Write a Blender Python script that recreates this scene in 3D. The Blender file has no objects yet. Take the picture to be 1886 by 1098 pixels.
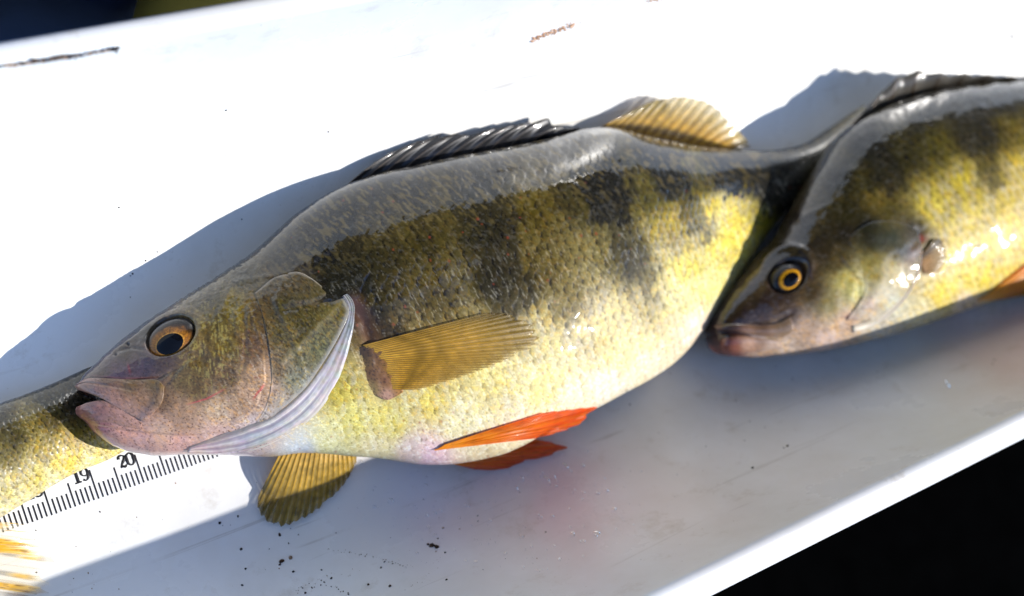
import bpy, math
import numpy as np
from mathutils import Vector, Matrix
rng = np.random.default_rng(7)
C_ = bpy.context.scene.collection
# ------------------------------------------------------------------ camera
FP, W, H = 2200.0, 1886.0, 1098.0
ex = np.array([4157.0, 1361.0, -FP]); ex /= np.linalg.norm(ex)
ey = np.array([-1361.0, 4157.0, 0.0]); ey /= np.linalg.norm(ey)
ez = np.cross(ex, ey)
M = np.array([ex, ey, ez])                 # camera axes -> world (x along the tray, y across it, z up)
DIST = 0.56
CAM = -DIST * (M @ np.array([0, 0, -1.0]))
cam_d = bpy.data.cameras.new('camera'); cam = bpy.data.objects.new('camera', cam_d); C_.objects.link(cam)
m4 = Matrix([[M[r][c] for c in range(3)] + [CAM[r]] for r in range(3)] + [[0, 0, 0, 1]])
cam.matrix_world = m4
cam_d.sensor_width = 36; cam_d.lens = 36 * FP / W
cam_d.clip_start = 0.01; cam_d.clip_end = 200
cam_d.dof.use_dof = True
cam_d.dof.focus_distance = 0.505
cam_d.dof.aperture_fstop = 6.0
bpy.context.scene.camera = cam

# ------------------------------------------------------------------ light
RIM = 0.128                                # height of the tray's rim
SUN = np.array([1.0, -0.575, 1.0]); SUN /= np.linalg.norm(SUN)
el = math.asin(SUN[2])
world = bpy.data.worlds.new('World'); bpy.context.scene.world = world; world.use_nodes = True
nt = world.node_tree
sky = nt.nodes.new('ShaderNodeTexSky'); sky.sky_type = 'NISHITA'; sky.sun_disc = False
sky.air_density = 1.0; sky.dust_density = .2; sky.ozone_density = 6.0; sky.sun_elevation = el; sky.sun_rotation = math.atan2(SUN[0], SUN[1])
bg = nt.nodes['Background']; bg.inputs[1].default_value = 0.15
nt.links.new(sky.outputs[0], bg.inputs[0])
sl = bpy.data.lights.new('sun', 'SUN'); sl.energy = 3.25; sl.angle = math.radians(0.5); sl.color = (1, 0.96, 0.90)
so = bpy.data.objects.new('sun', sl); C_.objects.link(so)
so.rotation_euler = Vector(SUN).to_track_quat('Z', 'Y').to_euler()
vs = bpy.context.scene.view_settings
bpy.context.scene.display_settings.display_device = 'sRGB'
vs.view_transform = 'Standard'; vs.look = 'None'; vs.exposure = 0.95; vs.gamma = 1
bpy.context.scene.cycles.max_bounces = 8
bpy.context.scene.cycles.transparent_max_bounces = 12
bpy.context.scene.cycles.sample_clamp_indirect = 6

# ------------------------------------------------------------------ maths
def unproj(x, y, z):
    x, y, z = np.broadcast_arrays(*[np.asarray(v, float) for v in (x, y, z)])
    d = np.stack([(x - W / 2) / FP, -(y - H / 2) / FP, -np.ones_like(x)], -1) @ M.T
    t = (z - CAM[2]) / d[..., 2]
    return CAM + t[..., None] * d
def proj(P):
    q = (P - CAM) @ M
    return W / 2 + FP * q[..., 0] / -q[..., 2], H / 2 - FP * q[..., 1] / -q[..., 2]
def sstep(a, b, x):
    t = np.clip((x - a) / (b - a), 0, 1); return t * t * (3 - 2 * t)
def lin(c):
    c = np.asarray(c, float) / 255
    return np.where(c < .04045, c / 12.92, ((c + .055) / 1.055) ** 2.6)
def spline(P, u):
    P = np.asarray(P, float); n = len(P)
    i = np.clip(np.floor(u).astype(int), 0, n - 2); t = (u - i)[..., None]
    p1, p2 = P[i], P[i + 1]
    p0 = np.where((i > 0)[..., None], P[np.maximum(i - 1, 0)], 2 * p1 - p2)
    p3 = np.where((i < n - 2)[..., None], P[np.minimum(i + 2, n - 1)], 2 * p2 - p1)
    return .5 * (2 * p1 + (p2 - p0) * t + (2 * p0 - 5 * p1 + 4 * p2 - p3) * t**2 + (3 * p1 - p0 - 3 * p2 + p3) * t**3)
def resample(P, n):
    """n points spaced evenly along a smooth line through P"""
    P = np.asarray(P, float)
    if len(P) == 2:
        return P[0] + (P[1] - P[0]) * np.linspace(0, 1, n)[:, None]
    q = spline(P, np.linspace(0, len(P) - 1, 40 * len(P)))
    s = np.r_[0, np.cumsum(np.linalg.norm(np.diff(q, axis=0), axis=1))]
    t = np.linspace(0, s[-1], n)
    return np.stack([np.interp(t, s, q[:, k]) for k in range(q.shape[1])], -1)
def frac(x): return x - np.floor(x)
def hash2(i, j, k=0.0): return frac(np.sin(i * 127.1 + j * 311.7 + k * 74.7) * 43758.5453)
def vnoise(x, y, k=0.0):
    i, j = np.floor(x), np.floor(y); u, v = x - i, y - j
    u, v = u * u * (3 - 2 * u), v * v * (3 - 2 * v)
    return (hash2(i, j, k) * (1 - u) + hash2(i + 1, j, k) * u) * (1 - v) + (hash2(i, j + 1, k) * (1 - u) + hash2(i + 1, j + 1, k) * u) * v
def fbm(x, y, k=0.0, o=4):
    r, a = 0, .5
    for q in range(o):
        r = r + a * vnoise(x, y, k + q); x, y, a = x * 2.03, y * 2.03, a * .5
    return r / (1 - .5 ** o)
def dline(x, y, P):
    """distance to a polyline and the fraction along it"""
    P = np.asarray(P, float); best = np.full(np.shape(x), 1e9); fr = np.zeros(np.shape(x)); n = len(P) - 1
    for k in range(n):
        a, b = P[k], P[k + 1]; d = b - a
        t = np.clip(((x - a[0]) * d[0] + (y - a[1]) * d[1]) / (d @ d + 1e-12), 0, 1)
        q = np.hypot(x - a[0] - t * d[0], y - a[1] - t * d[1])
        w = q < best; best = np.where(w, q, best); fr = np.where(w, (k + t) / n, fr)
    return best, fr
def inside(x, y, P):
    P = np.asarray(P, float); r = np.zeros(np.shape(x), bool)
    for k in range(len(P)):
        a, b = P[k - 1], P[k]
        c = ((a[1] > y) != (b[1] > y))
        r ^= c & (x < (b[0] - a[0]) * (y - a[1]) / (b[1] - a[1] + 1e-12) + a[0])
    return r
def sdist(x, y, P):
    """signed distance to a closed outline, positive inside"""
    d, _ = dline(x, y, list(P) + [P[0]])
    return np.where(inside(x, y, P), d, -d)
def shepard(x, y, pts, E, p=3.2):
    out = np.zeros(np.shape(x) + (3,)); ws = np.zeros(np.shape(x))
    for (px, py, c) in pts:
        w = ((x - px) ** 2 + (y - py) ** 2 + 60.0) ** (-p / 2)
        out += w[..., None] * (lin(c) / E); ws += w
    out = out / ws[..., None]; l_ = out.mean(-1, keepdims=True)
    return np.clip(l_ + (out - l_) * 1.08, .004, .86)
def dots(x, y, cell, rad, prob, k=0):
    """round specks scattered one to a cell; 1 inside a speck"""
    i, j = np.floor(x / cell), np.floor(y / cell); r = np.zeros(np.shape(x))
    for di in (-1, 0, 1):
        for dj in (-1, 0, 1):
            a, b = i + di, j + dj
            cx, cy = (a + hash2(a, b, k)) * cell, (b + hash2(a, b, k + 5)) * cell
            on = hash2(a, b, k + 9) < prob
            rr = rad * (.55 + .8 * hash2(a, b, k + 11))
            r = np.maximum(r, np.where(on, 1 - sstep(rr * .6, rr * 1.25, np.hypot(x - cx, y - cy)), 0))
    return r

# ------------------------------------------------------------------ mesh helpers
def mesh_obj(name, V, F, mat, parent=None, col=None, smooth=True):
    V = np.ascontiguousarray(V, np.float32).reshape(-1, 3)
    me = bpy.data.meshes.new(name)
    F = np.asarray(F, np.int32)
    me.vertices.add(len(V)); me.vertices.foreach_set('co', V.ravel())
    me.loops.add(F.size); me.loops.foreach_set('vertex_index', F.ravel())
    me.polygons.add(len(F)); me.polygons.foreach_set('loop_start', np.arange(0, F.size, F.shape[1], dtype=np.int32))
    me.update(calc_edges=True); me.validate()
    if smooth: me.polygons.foreach_set('use_smooth', np.ones(len(me.polygons), bool))
    if col is not None:
        a = me.color_attributes.new('Col', 'FLOAT_COLOR', 'POINT')
        c = np.ones((len(V), 4), np.float32); col = np.asarray(col).reshape(len(V), -1); c[:, :col.shape[1]] = col
        a.data.foreach_set('color', c.ravel())
    me.materials.append(mat)
    o = bpy.data.objects.new(name, me); C_.objects.link(o)
    if parent is not None:
        o.parent = parent
        top = parent
        while top.parent: top = top.parent
        if o is not top and parent is top: o.matrix_parent_inverse = Matrix.Translation(-Vector(top.location))
    return o
def grid_faces(n, m, wrap=False):
    i = np.arange(n - 1)[:, None]; j = np.arange(m if wrap else m - 1)[None, :]
    k = (j + 1) % m
    a = i * m + j; b = i * m + k; c = (i + 1) * m + k; d = (i + 1) * m + j
    return np.stack(np.broadcast_arrays(a, b, c, d), -1).reshape(-1, 4)
def tube(P, R, sides=6):
    """vertices and faces of a tapering tube along P"""
    P = np.asarray(P, float); n = len(P); R = np.broadcast_to(R, n)
    T = np.gradient(P, axis=0); T /= np.linalg.norm(T, axis=1)[:, None] + 1e-12
    up = np.array([0, 0, 1.0]); S = np.cross(T, up); S /= np.linalg.norm(S, axis=1)[:, None] + 1e-9
    U = np.cross(S, T); an = np.arange(sides) * 2 * math.pi / sides
    V = P[:, None] + R[:, None, None] * (np.cos(an)[None, :, None] * S[:, None] + np.sin(an)[None, :, None] * U[:, None])
    return V.reshape(-1, 3), grid_faces(n, sides, True)
def merge(parts):
    V, F, o = [], [], 0
    for v, f in parts:
        V.append(np.asarray(v).reshape(-1, 3)); F.append(np.asarray(f) + o); o += len(V[-1])
    return np.concatenate(V), np.concatenate(F)
def empty(name, loc, label, cat, group=None):
    o = bpy.data.objects.new(name, None); C_.objects.link(o); o.location = loc
    o.empty_display_size = .02
    tag(o, label, cat, group); return o
def tag(o, label=None, cat=None, group=None, kind=None):
    for k, v in (('label', label), ('category', cat), ('group', group), ('kind', kind)):
        if v: o[k] = v
    return o

# ------------------------------------------------------------------ materials
def new_mat(name):
    m = bpy.data.materials.new(name); m.use_nodes = True
    n = m.node_tree.nodes; return m, n, m.node_tree.links, n['Principled BSDF'], n['Material Output']
def skin_mat(name, rough=.42, coat=1.0, coat_rough=.07, sss=.0, fine=.35, metal=0.0, bump=.25, spec=.12, ior=1.55, film=0.0, wet=False):
    m, n, l, p, out = new_mat(name)
    at = n.new('ShaderNodeAttribute'); at.attribute_name = 'Col'
    tc = n.new('ShaderNodeTexCoord')
    no = n.new('ShaderNodeTexNoise'); no.inputs['Scale'].default_value = 1900; no.inputs['Detail'].default_value = 3; no.inputs['Roughness'].default_value = .7
    l.new(tc.outputs['Object'], no.inputs['Vector'])
    mr = n.new('ShaderNodeMapRange'); mr.inputs[1].default_value = .3; mr.inputs[2].default_value = .7
    mr.inputs[3].default_value = 1 - fine; mr.inputs[4].default_value = 1 + fine
    l.new(no.outputs['Fac'], mr.inputs[0])
    mx = n.new('ShaderNodeVectorMath'); mx.operation = 'SCALE'
    l.new(at.outputs['Color'], mx.inputs[0]); l.new(mr.outputs[0], mx.inputs['Scale'])
    l.new(mx.outputs[0], p.inputs['Base Color'])
    p.inputs['Roughness'].default_value = rough; p.inputs['Metallic'].default_value = metal
    p.inputs['Specular IOR Level'].default_value = spec
    p.inputs['Coat Weight'].default_value = coat; p.inputs['Coat Roughness'].default_value = coat_rough; p.inputs['Coat IOR'].default_value = ior
    if wet: l.new(at.outputs['Alpha'], p.inputs['Coat Weight'])
    if sss:
        p.inputs['Subsurface Weight'].default_value = sss; p.inputs['Subsurface Radius'].default_value = (1, .5, .3); p.inputs['Subsurface Scale'].default_value = .002
    if film:                                               # slightly rippled film of slime and water
        w = n.new('ShaderNodeTexNoise'); w.inputs['Scale'].default_value = 420; w.inputs['Detail'].default_value = 1
        l.new(tc.outputs['Object'], w.inputs['Vector'])
        wb = n.new('ShaderNodeBump'); wb.inputs['Strength'].default_value = film; wb.inputs['Distance'].default_value = .0006
        l.new(w.outputs['Fac'], wb.inputs['Height']); l.new(wb.outputs[0], p.inputs['Coat Normal'])
    b = n.new('ShaderNodeBump'); b.inputs['Strength'].default_value = bump; b.inputs['Distance'].default_value = .0002
    l.new(no.outputs['Fac'], b.inputs['Height']); l.new(b.outputs[0], p.inputs['Normal'])
    return m
def fin_mat(name, trans=.5, clear=True, coat=.6, rough=.35):
    """wet fin skin: part of the light passes through; where Col alpha is low the skin is clear"""
    m, n, l, p, out = new_mat(name)
    at = n.new('ShaderNodeAttribute'); at.attribute_name = 'Col'
    l.new(at.outputs['Color'], p.inputs['Base Color'])
    p.inputs['Roughness'].default_value = rough; p.inputs['Coat Weight'].default_value = coat; p.inputs['Coat Roughness'].default_value = .06
    tr = n.new('ShaderNodeBsdfTranslucent'); l.new(at.outputs['Color'], tr.inputs['Color'])
    mx = n.new('ShaderNodeMixShader'); mx.inputs[0].default_value = trans
    l.new(p.outputs[0], mx.inputs[1]); l.new(tr.outputs[0], mx.inputs[2])
    tp = n.new('ShaderNodeBsdfTransparent')
    m2 = n.new('ShaderNodeMixShader'); l.new(at.outputs['Alpha'], m2.inputs[0])
    l.new(tp.outputs[0], m2.inputs[1]); l.new(mx.outputs[0], m2.inputs[2])
    l.new(m2.outputs[0], out.inputs['Surface'])
    return m
def plain(name, col, rough=.5, spec=.5, coat=0, metal=0):
    m, n, l, p, out = new_mat(name)
    p.inputs['Base Color'].default_value = (*col, 1); p.inputs['Roughness'].default_value = rough
    p.inputs['Specular IOR Level'].default_value = spec; p.inputs['Coat Weight'].default_value = coat; p.inputs['Coat Roughness'].default_value = .03
    p.inputs['Metallic'].default_value = metal
    return m
MAT_SKIN = skin_mat('scaled_skin', rough=.40, coat=1.0, coat_rough=.03, fine=.20, film=.10, wet=True)
MAT_HEAD = skin_mat('wet_head_skin', rough=.4, coat=1.0, coat_rough=.05, fine=.10, sss=.12, bump=.12)
MAT_FIN = fin_mat('fin_skin', .45)
MAT_GILL = fin_mat('gill_membrane_skin', .25, coat=1.0, rough=.25)
MAT_DRYFIN = fin_mat('soft_fin_skin', .4, coat=.1, rough=.5)
MAT_RED = fin_mat('red_fin_skin', .62)
MAT_RAY = fin_mat('fin_ray_skin', .25)
MAT_MEMB = skin_mat('pearly_membrane', rough=.25, coat=1, coat_rough=.04, fine=.06, sss=.2, bump=.05)
MAT_EYE = skin_mat('wet_eye', rough=.3, coat=1.0, coat_rough=.015, fine=.5, bump=0, spec=.05, ior=1.33)
MAT_PUPIL = plain('black_pupil', (.003, .003, .004), .03, .25, 0)

def tray_mat():
    m, n, l, p, out = new_mat('white_plastic')
    tc = n.new('ShaderNodeTexCoord')
    def noise(sc, det=5, r=.6):
        q = n.new('ShaderNodeTexNoise'); q.inputs['Scale'].default_value = sc; q.inputs['Detail'].default_value = det; q.inputs['Roughness'].default_value = r
        l.new(tc.outputs['Object'], q.inputs['Vector']); return q
    def ramp(src, a, b):
        q = n.new('ShaderNodeMapRange'); q.inputs[1].default_value = a; q.inputs[2].default_value = b
        l.new(src, q.inputs[0]); return q.outputs[0]
    def mix(f, a, b):
        q = n.new('ShaderNodeMix'); q.data_type = 'RGBA'
        if isinstance(f, float): q.inputs[0].default_value = f
        else: l.new(f, q.inputs[0])
        for s, v in ((6, a), (7, b)):
            if isinstance(v, tuple): q.inputs[s].default_value = (*v, 1)
            else: l.new(v, q.inputs[s])
        return q.outputs[2]
    at = n.new('ShaderNodeAttribute'); at.attribute_name = 'Col'
    big = noise(14, 6, .62); smear = noise(60, 8, .7); grain = noise(420, 3)
    c = mix(ramp(big.outputs['Fac'], .46, .74), (.82, .82, .80), (.72, .70, .65))
    c = mix(ramp(smear.outputs['Fac'], .57, .76), c, (.60, .56, .49))
    c = mix(ramp(grain.outputs['Fac'], .70, .80), c, (.55, .50, .44))
    mp = n.new('ShaderNodeMapping'); mp.inputs['Scale'].default_value = (9, 420, 60); mp.inputs['Rotation'].default_value = (0, 0, .25); l.new(tc.outputs['Object'], mp.inputs['Vector'])
    wn = n.new('ShaderNodeTexNoise'); wn.inputs['Scale'].default_value = 1; wn.inputs['Detail'].default_value = 3; wn.inputs['Distortion'].default_value = .6; l.new(mp.outputs[0], wn.inputs['Vector'])
    scr = n.new('ShaderNodeMath'); scr.operation = 'MULTIPLY'; l.new(ramp(wn.outputs['Fac'], .66, .72), scr.inputs[0]); l.new(ramp(big.outputs['Fac'], .40, .62), scr.inputs[1])
    c = mix(scr.outputs[0], c, (.56, .53, .48))
    mul = n.new('ShaderNodeMix'); mul.data_type = 'RGBA'; mul.blend_type = 'MULTIPLY'; mul.inputs[0].default_value = 1
    l.new(c, mul.inputs[6]); l.new(at.outputs['Color'], mul.inputs[7])
    l.new(mul.outputs[2], p.inputs['Base Color'])
    rr = n.new('ShaderNodeMapRange'); rr.inputs[1].default_value = .3; rr.inputs[2].default_value = .75; rr.inputs[3].default_value = .20; rr.inputs[4].default_value = .42
    l.new(big.outputs['Fac'], rr.inputs[0]); l.new(rr.outputs[0], p.inputs['Roughness'])
    p.inputs['Specular IOR Level'].default_value = .45
    b = n.new('ShaderNodeBump'); b.inputs['Strength'].default_value = .12; b.inputs['Distance'].default_value = .0006
    l.new(smear.outputs['Fac'], b.inputs['Height']); l.new(b.outputs[0], p.inputs['Normal'])
    return m
MAT_TRAY = tray_mat()

# ------------------------------------------------------------------ tray
YF_IN = float(unproj(1886, 762, RIM)[1]); YF_OUT = float(unproj(1886, 809, RIM - .004)[1])
YB_OUT = float(unproj(0, 75, RIM - .003)[1]); YB_IN = float(unproj(0, 118, RIM)[1])
YC, HW = (YF_IN + YB_IN) / 2, (YB_IN - YF_IN) / 2
def arc(cx, cz, r, a0, a1, n=10):
    a = np.radians(np.linspace(a0, a1, n)); return [(cx + r * math.cos(t), cz + r * math.sin(t)) for t in a]
def tray_profile():
    """(y, z) of the inner skin from the front skirt over both rims"""
    wF = YF_IN - YF_OUT; wB = YB_OUT - YB_IN
    p = [(YF_OUT, RIM - .030)]
    p += arc(YF_OUT + .0045, RIM - .0055, .0045, 180, 100, 8)
    p += arc(YF_IN - .003, RIM - .004, .004, 80, 18, 8)
    # the bowl of the trough, like a halved pipe
    for u in np.sin(np.linspace(-1, 1, 130) * math.pi / 2) * .9995:
        p.append((YC + HW * u, RIM * (1 - (1 - abs(u) ** 2.6) ** .5) - .004 * abs(u) ** 12))
    p += arc(YB_IN + .003, RIM - .004, .004, 160, 100, 8)
    p += arc(YB_OUT - .005, RIM - .0055, .005, 80, 0, 8)
    p += [(YB_OUT, RIM - .030)]
    return np.array(p)
PROF = tray_profile()
def floor_z(y):
    u = np.clip(np.abs((y - YC) / HW), 0, .9995)
    return RIM * (1 - (1 - u ** 2.6) ** .5) - .004 * u ** 12
def on_floor(x, y, lift=0.0):
    z = np.zeros(np.shape(x))
    for _ in range(12): z = floor_z(unproj(x, y, z)[..., 1])
    P = unproj(x, y, z); P[..., 2] += lift; return P
def build_tray():
    root = empty('measuring_tray', (0, 0, 0), 'long white plastic tray with rolled rims holding the three fish', 'tray')
    xs = np.linspace(-.62, 1.25, 380)
    n, k = len(xs), len(PROF)
    V = np.zeros((n, k, 3)); V[..., 0] = xs[:, None]; V[..., 1] = PROF[None, :, 0]; V[..., 2] = PROF[None, :, 1]
    # hand-worn edges
    V[..., 2] += .0006 * (vnoise(V[..., 0] * 22, V[..., 1] * 22, 3) - .5)
    # outer shell
    off = PROF.copy(); t = np.gradient(PROF, axis=0); nn = np.stack([t[:, 1], -t[:, 0]], -1); nn /= np.linalg.norm(nn, axis=1)[:, None] + 1e-9
    off = PROF + nn * .0022
    V2 = V.copy(); V2[..., 1] = off[None, :, 0]; V2[..., 2] = V[..., 2] + (off[:, 1] - PROF[:, 1])[None]
    col = np.ones((n, k, 3))
    x, y = proj(V)
    # watery slime and bounced light of the red fins, painted pink; broad warm tint
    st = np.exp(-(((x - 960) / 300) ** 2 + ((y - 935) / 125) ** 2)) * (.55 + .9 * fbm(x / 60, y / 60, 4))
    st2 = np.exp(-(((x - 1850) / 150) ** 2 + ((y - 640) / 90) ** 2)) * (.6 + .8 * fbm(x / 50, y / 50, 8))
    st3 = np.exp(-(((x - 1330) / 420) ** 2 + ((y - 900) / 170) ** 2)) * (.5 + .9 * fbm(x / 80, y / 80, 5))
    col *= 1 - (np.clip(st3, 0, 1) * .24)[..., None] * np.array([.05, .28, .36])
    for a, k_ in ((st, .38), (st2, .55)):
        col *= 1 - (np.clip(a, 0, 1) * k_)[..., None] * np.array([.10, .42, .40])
    F = grid_faces(n, k)
    V_all, F_all = merge([(V, F), (V2, F[:, ::-1])])
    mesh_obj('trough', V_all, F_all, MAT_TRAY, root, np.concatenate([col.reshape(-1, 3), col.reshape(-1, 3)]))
    return root
TRAY = build_tray()

# ------------------------------------------------------------------ fish bodies
class Fish:
    EXP = .86
    def __init__(self, st):
        st = np.array(st, float); self.n = len(st); self.px = st
        z = st[:, 4] / 100
        self.T = unproj(st[:, 0], st[:, 1], z)[:, :2]; self.B = unproj(st[:, 2], st[:, 3], z)[:, :2]
        self.z, self.th, self.tb = z, st[:, 5] / 100 * .9, st[:, 6] / 100
        self.all = np.concatenate([self.T, self.B, np.stack([self.z, self.th, self.tb], -1)], -1)
        s = np.linspace(0, self.n - 1, 240); f = np.linspace(.03, math.pi - .03, 120)
        self.gs, self.gf = [a.ravel() for a in np.meshgrid(s, f, indexing='ij')]
        self.gx, self.gy = proj(self.surf(self.gs, self.gf))
    def surf(self, s, f):
        q = spline(self.all, np.asarray(s, float)); c, sn = np.cos(f), np.sin(f)
        t = ((1 - c) / 2)[..., None]
        xy = q[..., 0:2] * (1 - t) + q[..., 2:4] * t
        h = np.where(sn >= 0, q[..., 5], q[..., 6]) * np.sign(sn) * np.abs(sn) ** self.EXP
        return np.concatenate([xy, (np.maximum(q[..., 4] + h, floor_z(xy[..., 1]) + .0008))[..., None]], -1)
    def normal(self, s, f):
        e = 1e-3; s = np.clip(s, e, self.n - 1 - e)
        a = self.surf(s + e, f) - self.surf(s - e, f); b = self.surf(s, f + e) - self.surf(s, f - e)
        n = np.cross(b, a); n /= np.linalg.norm(n, axis=-1)[..., None] + 1e-15
        return n
    def find(self, x, y):
        x, y = np.asarray(x, float), np.asarray(y, float); sh = x.shape; x, y = x.ravel(), y.ravel()
        k = np.empty(len(x), int)
        for c in range(0, len(x), 400):
            k[c:c + 400] = np.argmin((x[c:c + 400, None] - self.gx) ** 2 + (y[c:c + 400, None] - self.gy) ** 2, 1)
        s, f = self.gs[k].copy(), self.gf[k].copy(); e = 1e-3
        for _ in range(6):
            x0, y0 = proj(self.surf(s, f)); xs, ys = proj(self.surf(np.minimum(s + e, self.n - 1), f)); xf, yf = proj(self.surf(s, f + e))
            a, b, c, d = (xs - x0) / e, (xf - x0) / e, (ys - y0) / e, (yf - y0) / e
            det = a * d - b * c; det = np.where(np.abs(det) < 1e-3, 1e9, det); rx, ry = x - x0, y - y0
            s = np.clip(s + np.clip((d * rx - b * ry) / det, -.3, .3), 0, self.n - 1 - 2e-3)
            f = np.clip(f + np.clip((a * ry - c * rx) / det, -.2, .2), .02, math.pi - .02)
        return s.reshape(sh), f.reshape(sh)
    def at(self, x, y, off=0.0):
        s, f = self.find(x, y); return self.surf(s, f) + self.normal(s, f) * np.asarray(off)[..., None]
PX = DIST / FP                              # metres per photograph pixel, about

def scale_field(p, q):
    """overlapping scales on a staggered lattice: a = place within the top scale, d = distance to its free edge, ids"""
    j0 = np.floor(q); best = np.full(p.shape, -9.0); dd = np.zeros(p.shape); I = np.zeros(p.shape); J = np.zeros(p.shape); bb = np.zeros(p.shape)
    for dj in (-1, 0, 1, 2):
        j = j0 + dj; b = q - j
        sh = .40 * j; i0 = np.floor(p - sh)
        eb = np.where(np.abs(b) < .92, .74 - .55 * b * b - .25 * b ** 4, -9)
        for di in (-1, 0, 1):
            i = i0 + di; a = p - sh - i + .16 * (hash2(i, j, 2) - .5)
            ok = (a <= eb) & (a > best)
            best = np.where(ok, a, best); dd = np.where(ok, eb - a, dd); I = np.where(ok, i, I); J = np.where(ok, j, J); bb = np.where(ok, b, bb)
    return best, dd, I, J, bb

def body_mesh(fish, ns, nt, nb, paint, relief, rows, scale_mask, amp, parent, mat, name='body', dry_from=None):
    # stations spaced evenly along the fish, finer round the side that shows
    fine = np.linspace(0, fish.n - 1, 2000); mid = fish.surf(fine, np.full(2000, math.pi / 2))
    arc_l = np.r_[0, np.cumsum(np.linalg.norm(np.diff(mid, axis=0), axis=1))]
    s = np.interp(np.linspace(0, arc_l[-1], ns), arc_l, fine)
    u = np.linspace(0, 1, nt); f = math.pi * (u - .06 * np.sin(2 * math.pi * u))
    f = np.r_[f, math.pi + np.linspace(0, math.pi, nb + 2)[1:-1]]
    S, Fm = np.meshgrid(s, f, indexing='ij'); P = fish.surf(S, Fm); m = len(f)
    Ft = np.where(Fm > math.pi, 2 * math.pi - Fm, Fm)      # underside takes the upper side's marks
    X, Y = proj(fish.surf(S, Ft))
    # girth coordinate, 0 at the back .. 1 at the belly
    dg = np.linalg.norm(np.diff(fish.surf(S, Ft)[:, :nt], axis=1), axis=2); g = np.concatenate([np.zeros((ns, 1)), np.cumsum(dg, 1)], 1)
    G = g[:, -1:]; gn = g / G; g_all = np.concatenate([gn, np.stack([np.interp(2 * math.pi - f[nt:], f[:nt], r) for r in gn])], 1)
    pitch = np.maximum(G[:, 0] / rows, 1e-4) * 1.02
    pitch = np.maximum(pitch, np.max(pitch) * .55)
    al = np.interp(s, fine, arc_l); pp = np.cumsum(np.r_[0, np.diff(al)] / pitch)
    Pq = np.broadcast_to(pp[:, None], X.shape) + .35 * (fbm(X / 90, Y / 90, 31) - .5)
    Q = g_all * rows + .5 * (fbm(X / 110, Y / 110, 37) - .5)
    a, d, I, J, b = scale_field(Pq, Q)
    mask = scale_mask(X, Y, g_all)
    hs = amp * (.35 + .65 * sstep(.10, .42, g_all)) * (1 - .85 * sstep(.50, .72, g_all)) * pitch[:, None] * (a + .35 * hash2(I, J, 1) * b + .25 * (hash2(I, J, 4) - .5)) * mask
    N = fish.normal(S, Fm)
    P = P + N * (hs + relief(X, Y, g_all) * PX)[..., None]
    P[..., 2] = np.maximum(P[..., 2], floor_z(P[..., 1]) + .0006)
    col = paint(X, Y, g_all, dict(a=a, d=d, I=I, J=J, b=b, mask=mask))
    # how wet the skin is: a full film over the back, drying to scattered drops down the flank
    wd = np.maximum(dots(X, Y, 30, 4.0, .16, 140), dots(X + 9, Y + 4, 13, 1.8, .16, 141))
    wet = np.clip(np.maximum(1 - .96 * sstep(.42, .58, g_all + .12 * (fbm(X / 50, Y / 50, 142) - .5)), wd), 0, 1)
    if dry_from is not None: wet = np.maximum(wet, 1 - sstep(dry_from[0], dry_from[1], X))
    col = np.concatenate([col, wet[..., None]], -1)
    # close both ends with a gathered tip
    tipp = lambda r: np.broadcast_to(P[r].mean(0), (1, m, 3)); tipc = lambda r: np.broadcast_to(col[r].mean(0), (1, m, 4))
    V = np.concatenate([tipp(0), P, tipp(-1)]).reshape(-1, 3); col = np.concatenate([tipc(0), col, tipc(-1)]).reshape(-1, 4)
    Fc = grid_faces(ns + 2, m, True)
    me = mesh_obj(name, V, Fc, mat, parent, col)
    return me

def coons(top, bot, lef, rig, na, nb):
    """grid of points inside four border lines (top/bot run along a, lef/rig along b)"""
    T, B, L, R = resample(top, na), resample(bot, na), resample(lef, nb), resample(rig, nb)
    a = np.linspace(0, 1, na)[:, None, None]; b = np.linspace(0, 1, nb)[None, :, None]
    return ((1 - b) * T[:, None] + b * B[:, None] + (1 - a) * L[None] + a * R[None]
            - ((1 - a) * (1 - b) * T[0] + a * (1 - b) * T[-1] + (1 - a) * b * B[0] + a * b * B[-1]))
def patch(fish, name, parent, mat, curves, na, nb, off, paint, sink=3.0):
    """a plate lying on the fish: domed top skin with its rim turned down into the flesh"""
    G = coons(*curves, na, nb); x, y = G[..., 0], G[..., 1]
    a, b = np.meshgrid(np.linspace(0, 1, na), np.linspace(0, 1, nb), indexing='ij')
    s, f = fish.find(x, y); P0 = fish.surf(s, f); N = fish.normal(s, f)
    o = off(a, b, x, y)
    P = P0 + N * (o * PX)[..., None]
    col = paint(x, y, a, b)
    # turned-down rim
    Pp = np.pad(P, ((1, 1), (1, 1), (0, 0)), 'edge'); Np = np.pad(N, ((1, 1), (1, 1), (0, 0)), 'edge'); op = np.pad(o, 1, 'edge'); cp = np.pad(col, ((1, 1), (1, 1), (0, 0)), 'edge')
    edge = np.zeros(op.shape, bool); edge[0] = edge[-1] = True; edge[:, 0] = edge[:, -1] = True
    Pp[edge] -= Np[edge] * ((np.maximum(op[edge], 0) + sink) * PX)[:, None]
    return mesh_obj(name, Pp, grid_faces(na + 2, nb + 2), mat, parent, cp)

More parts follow.
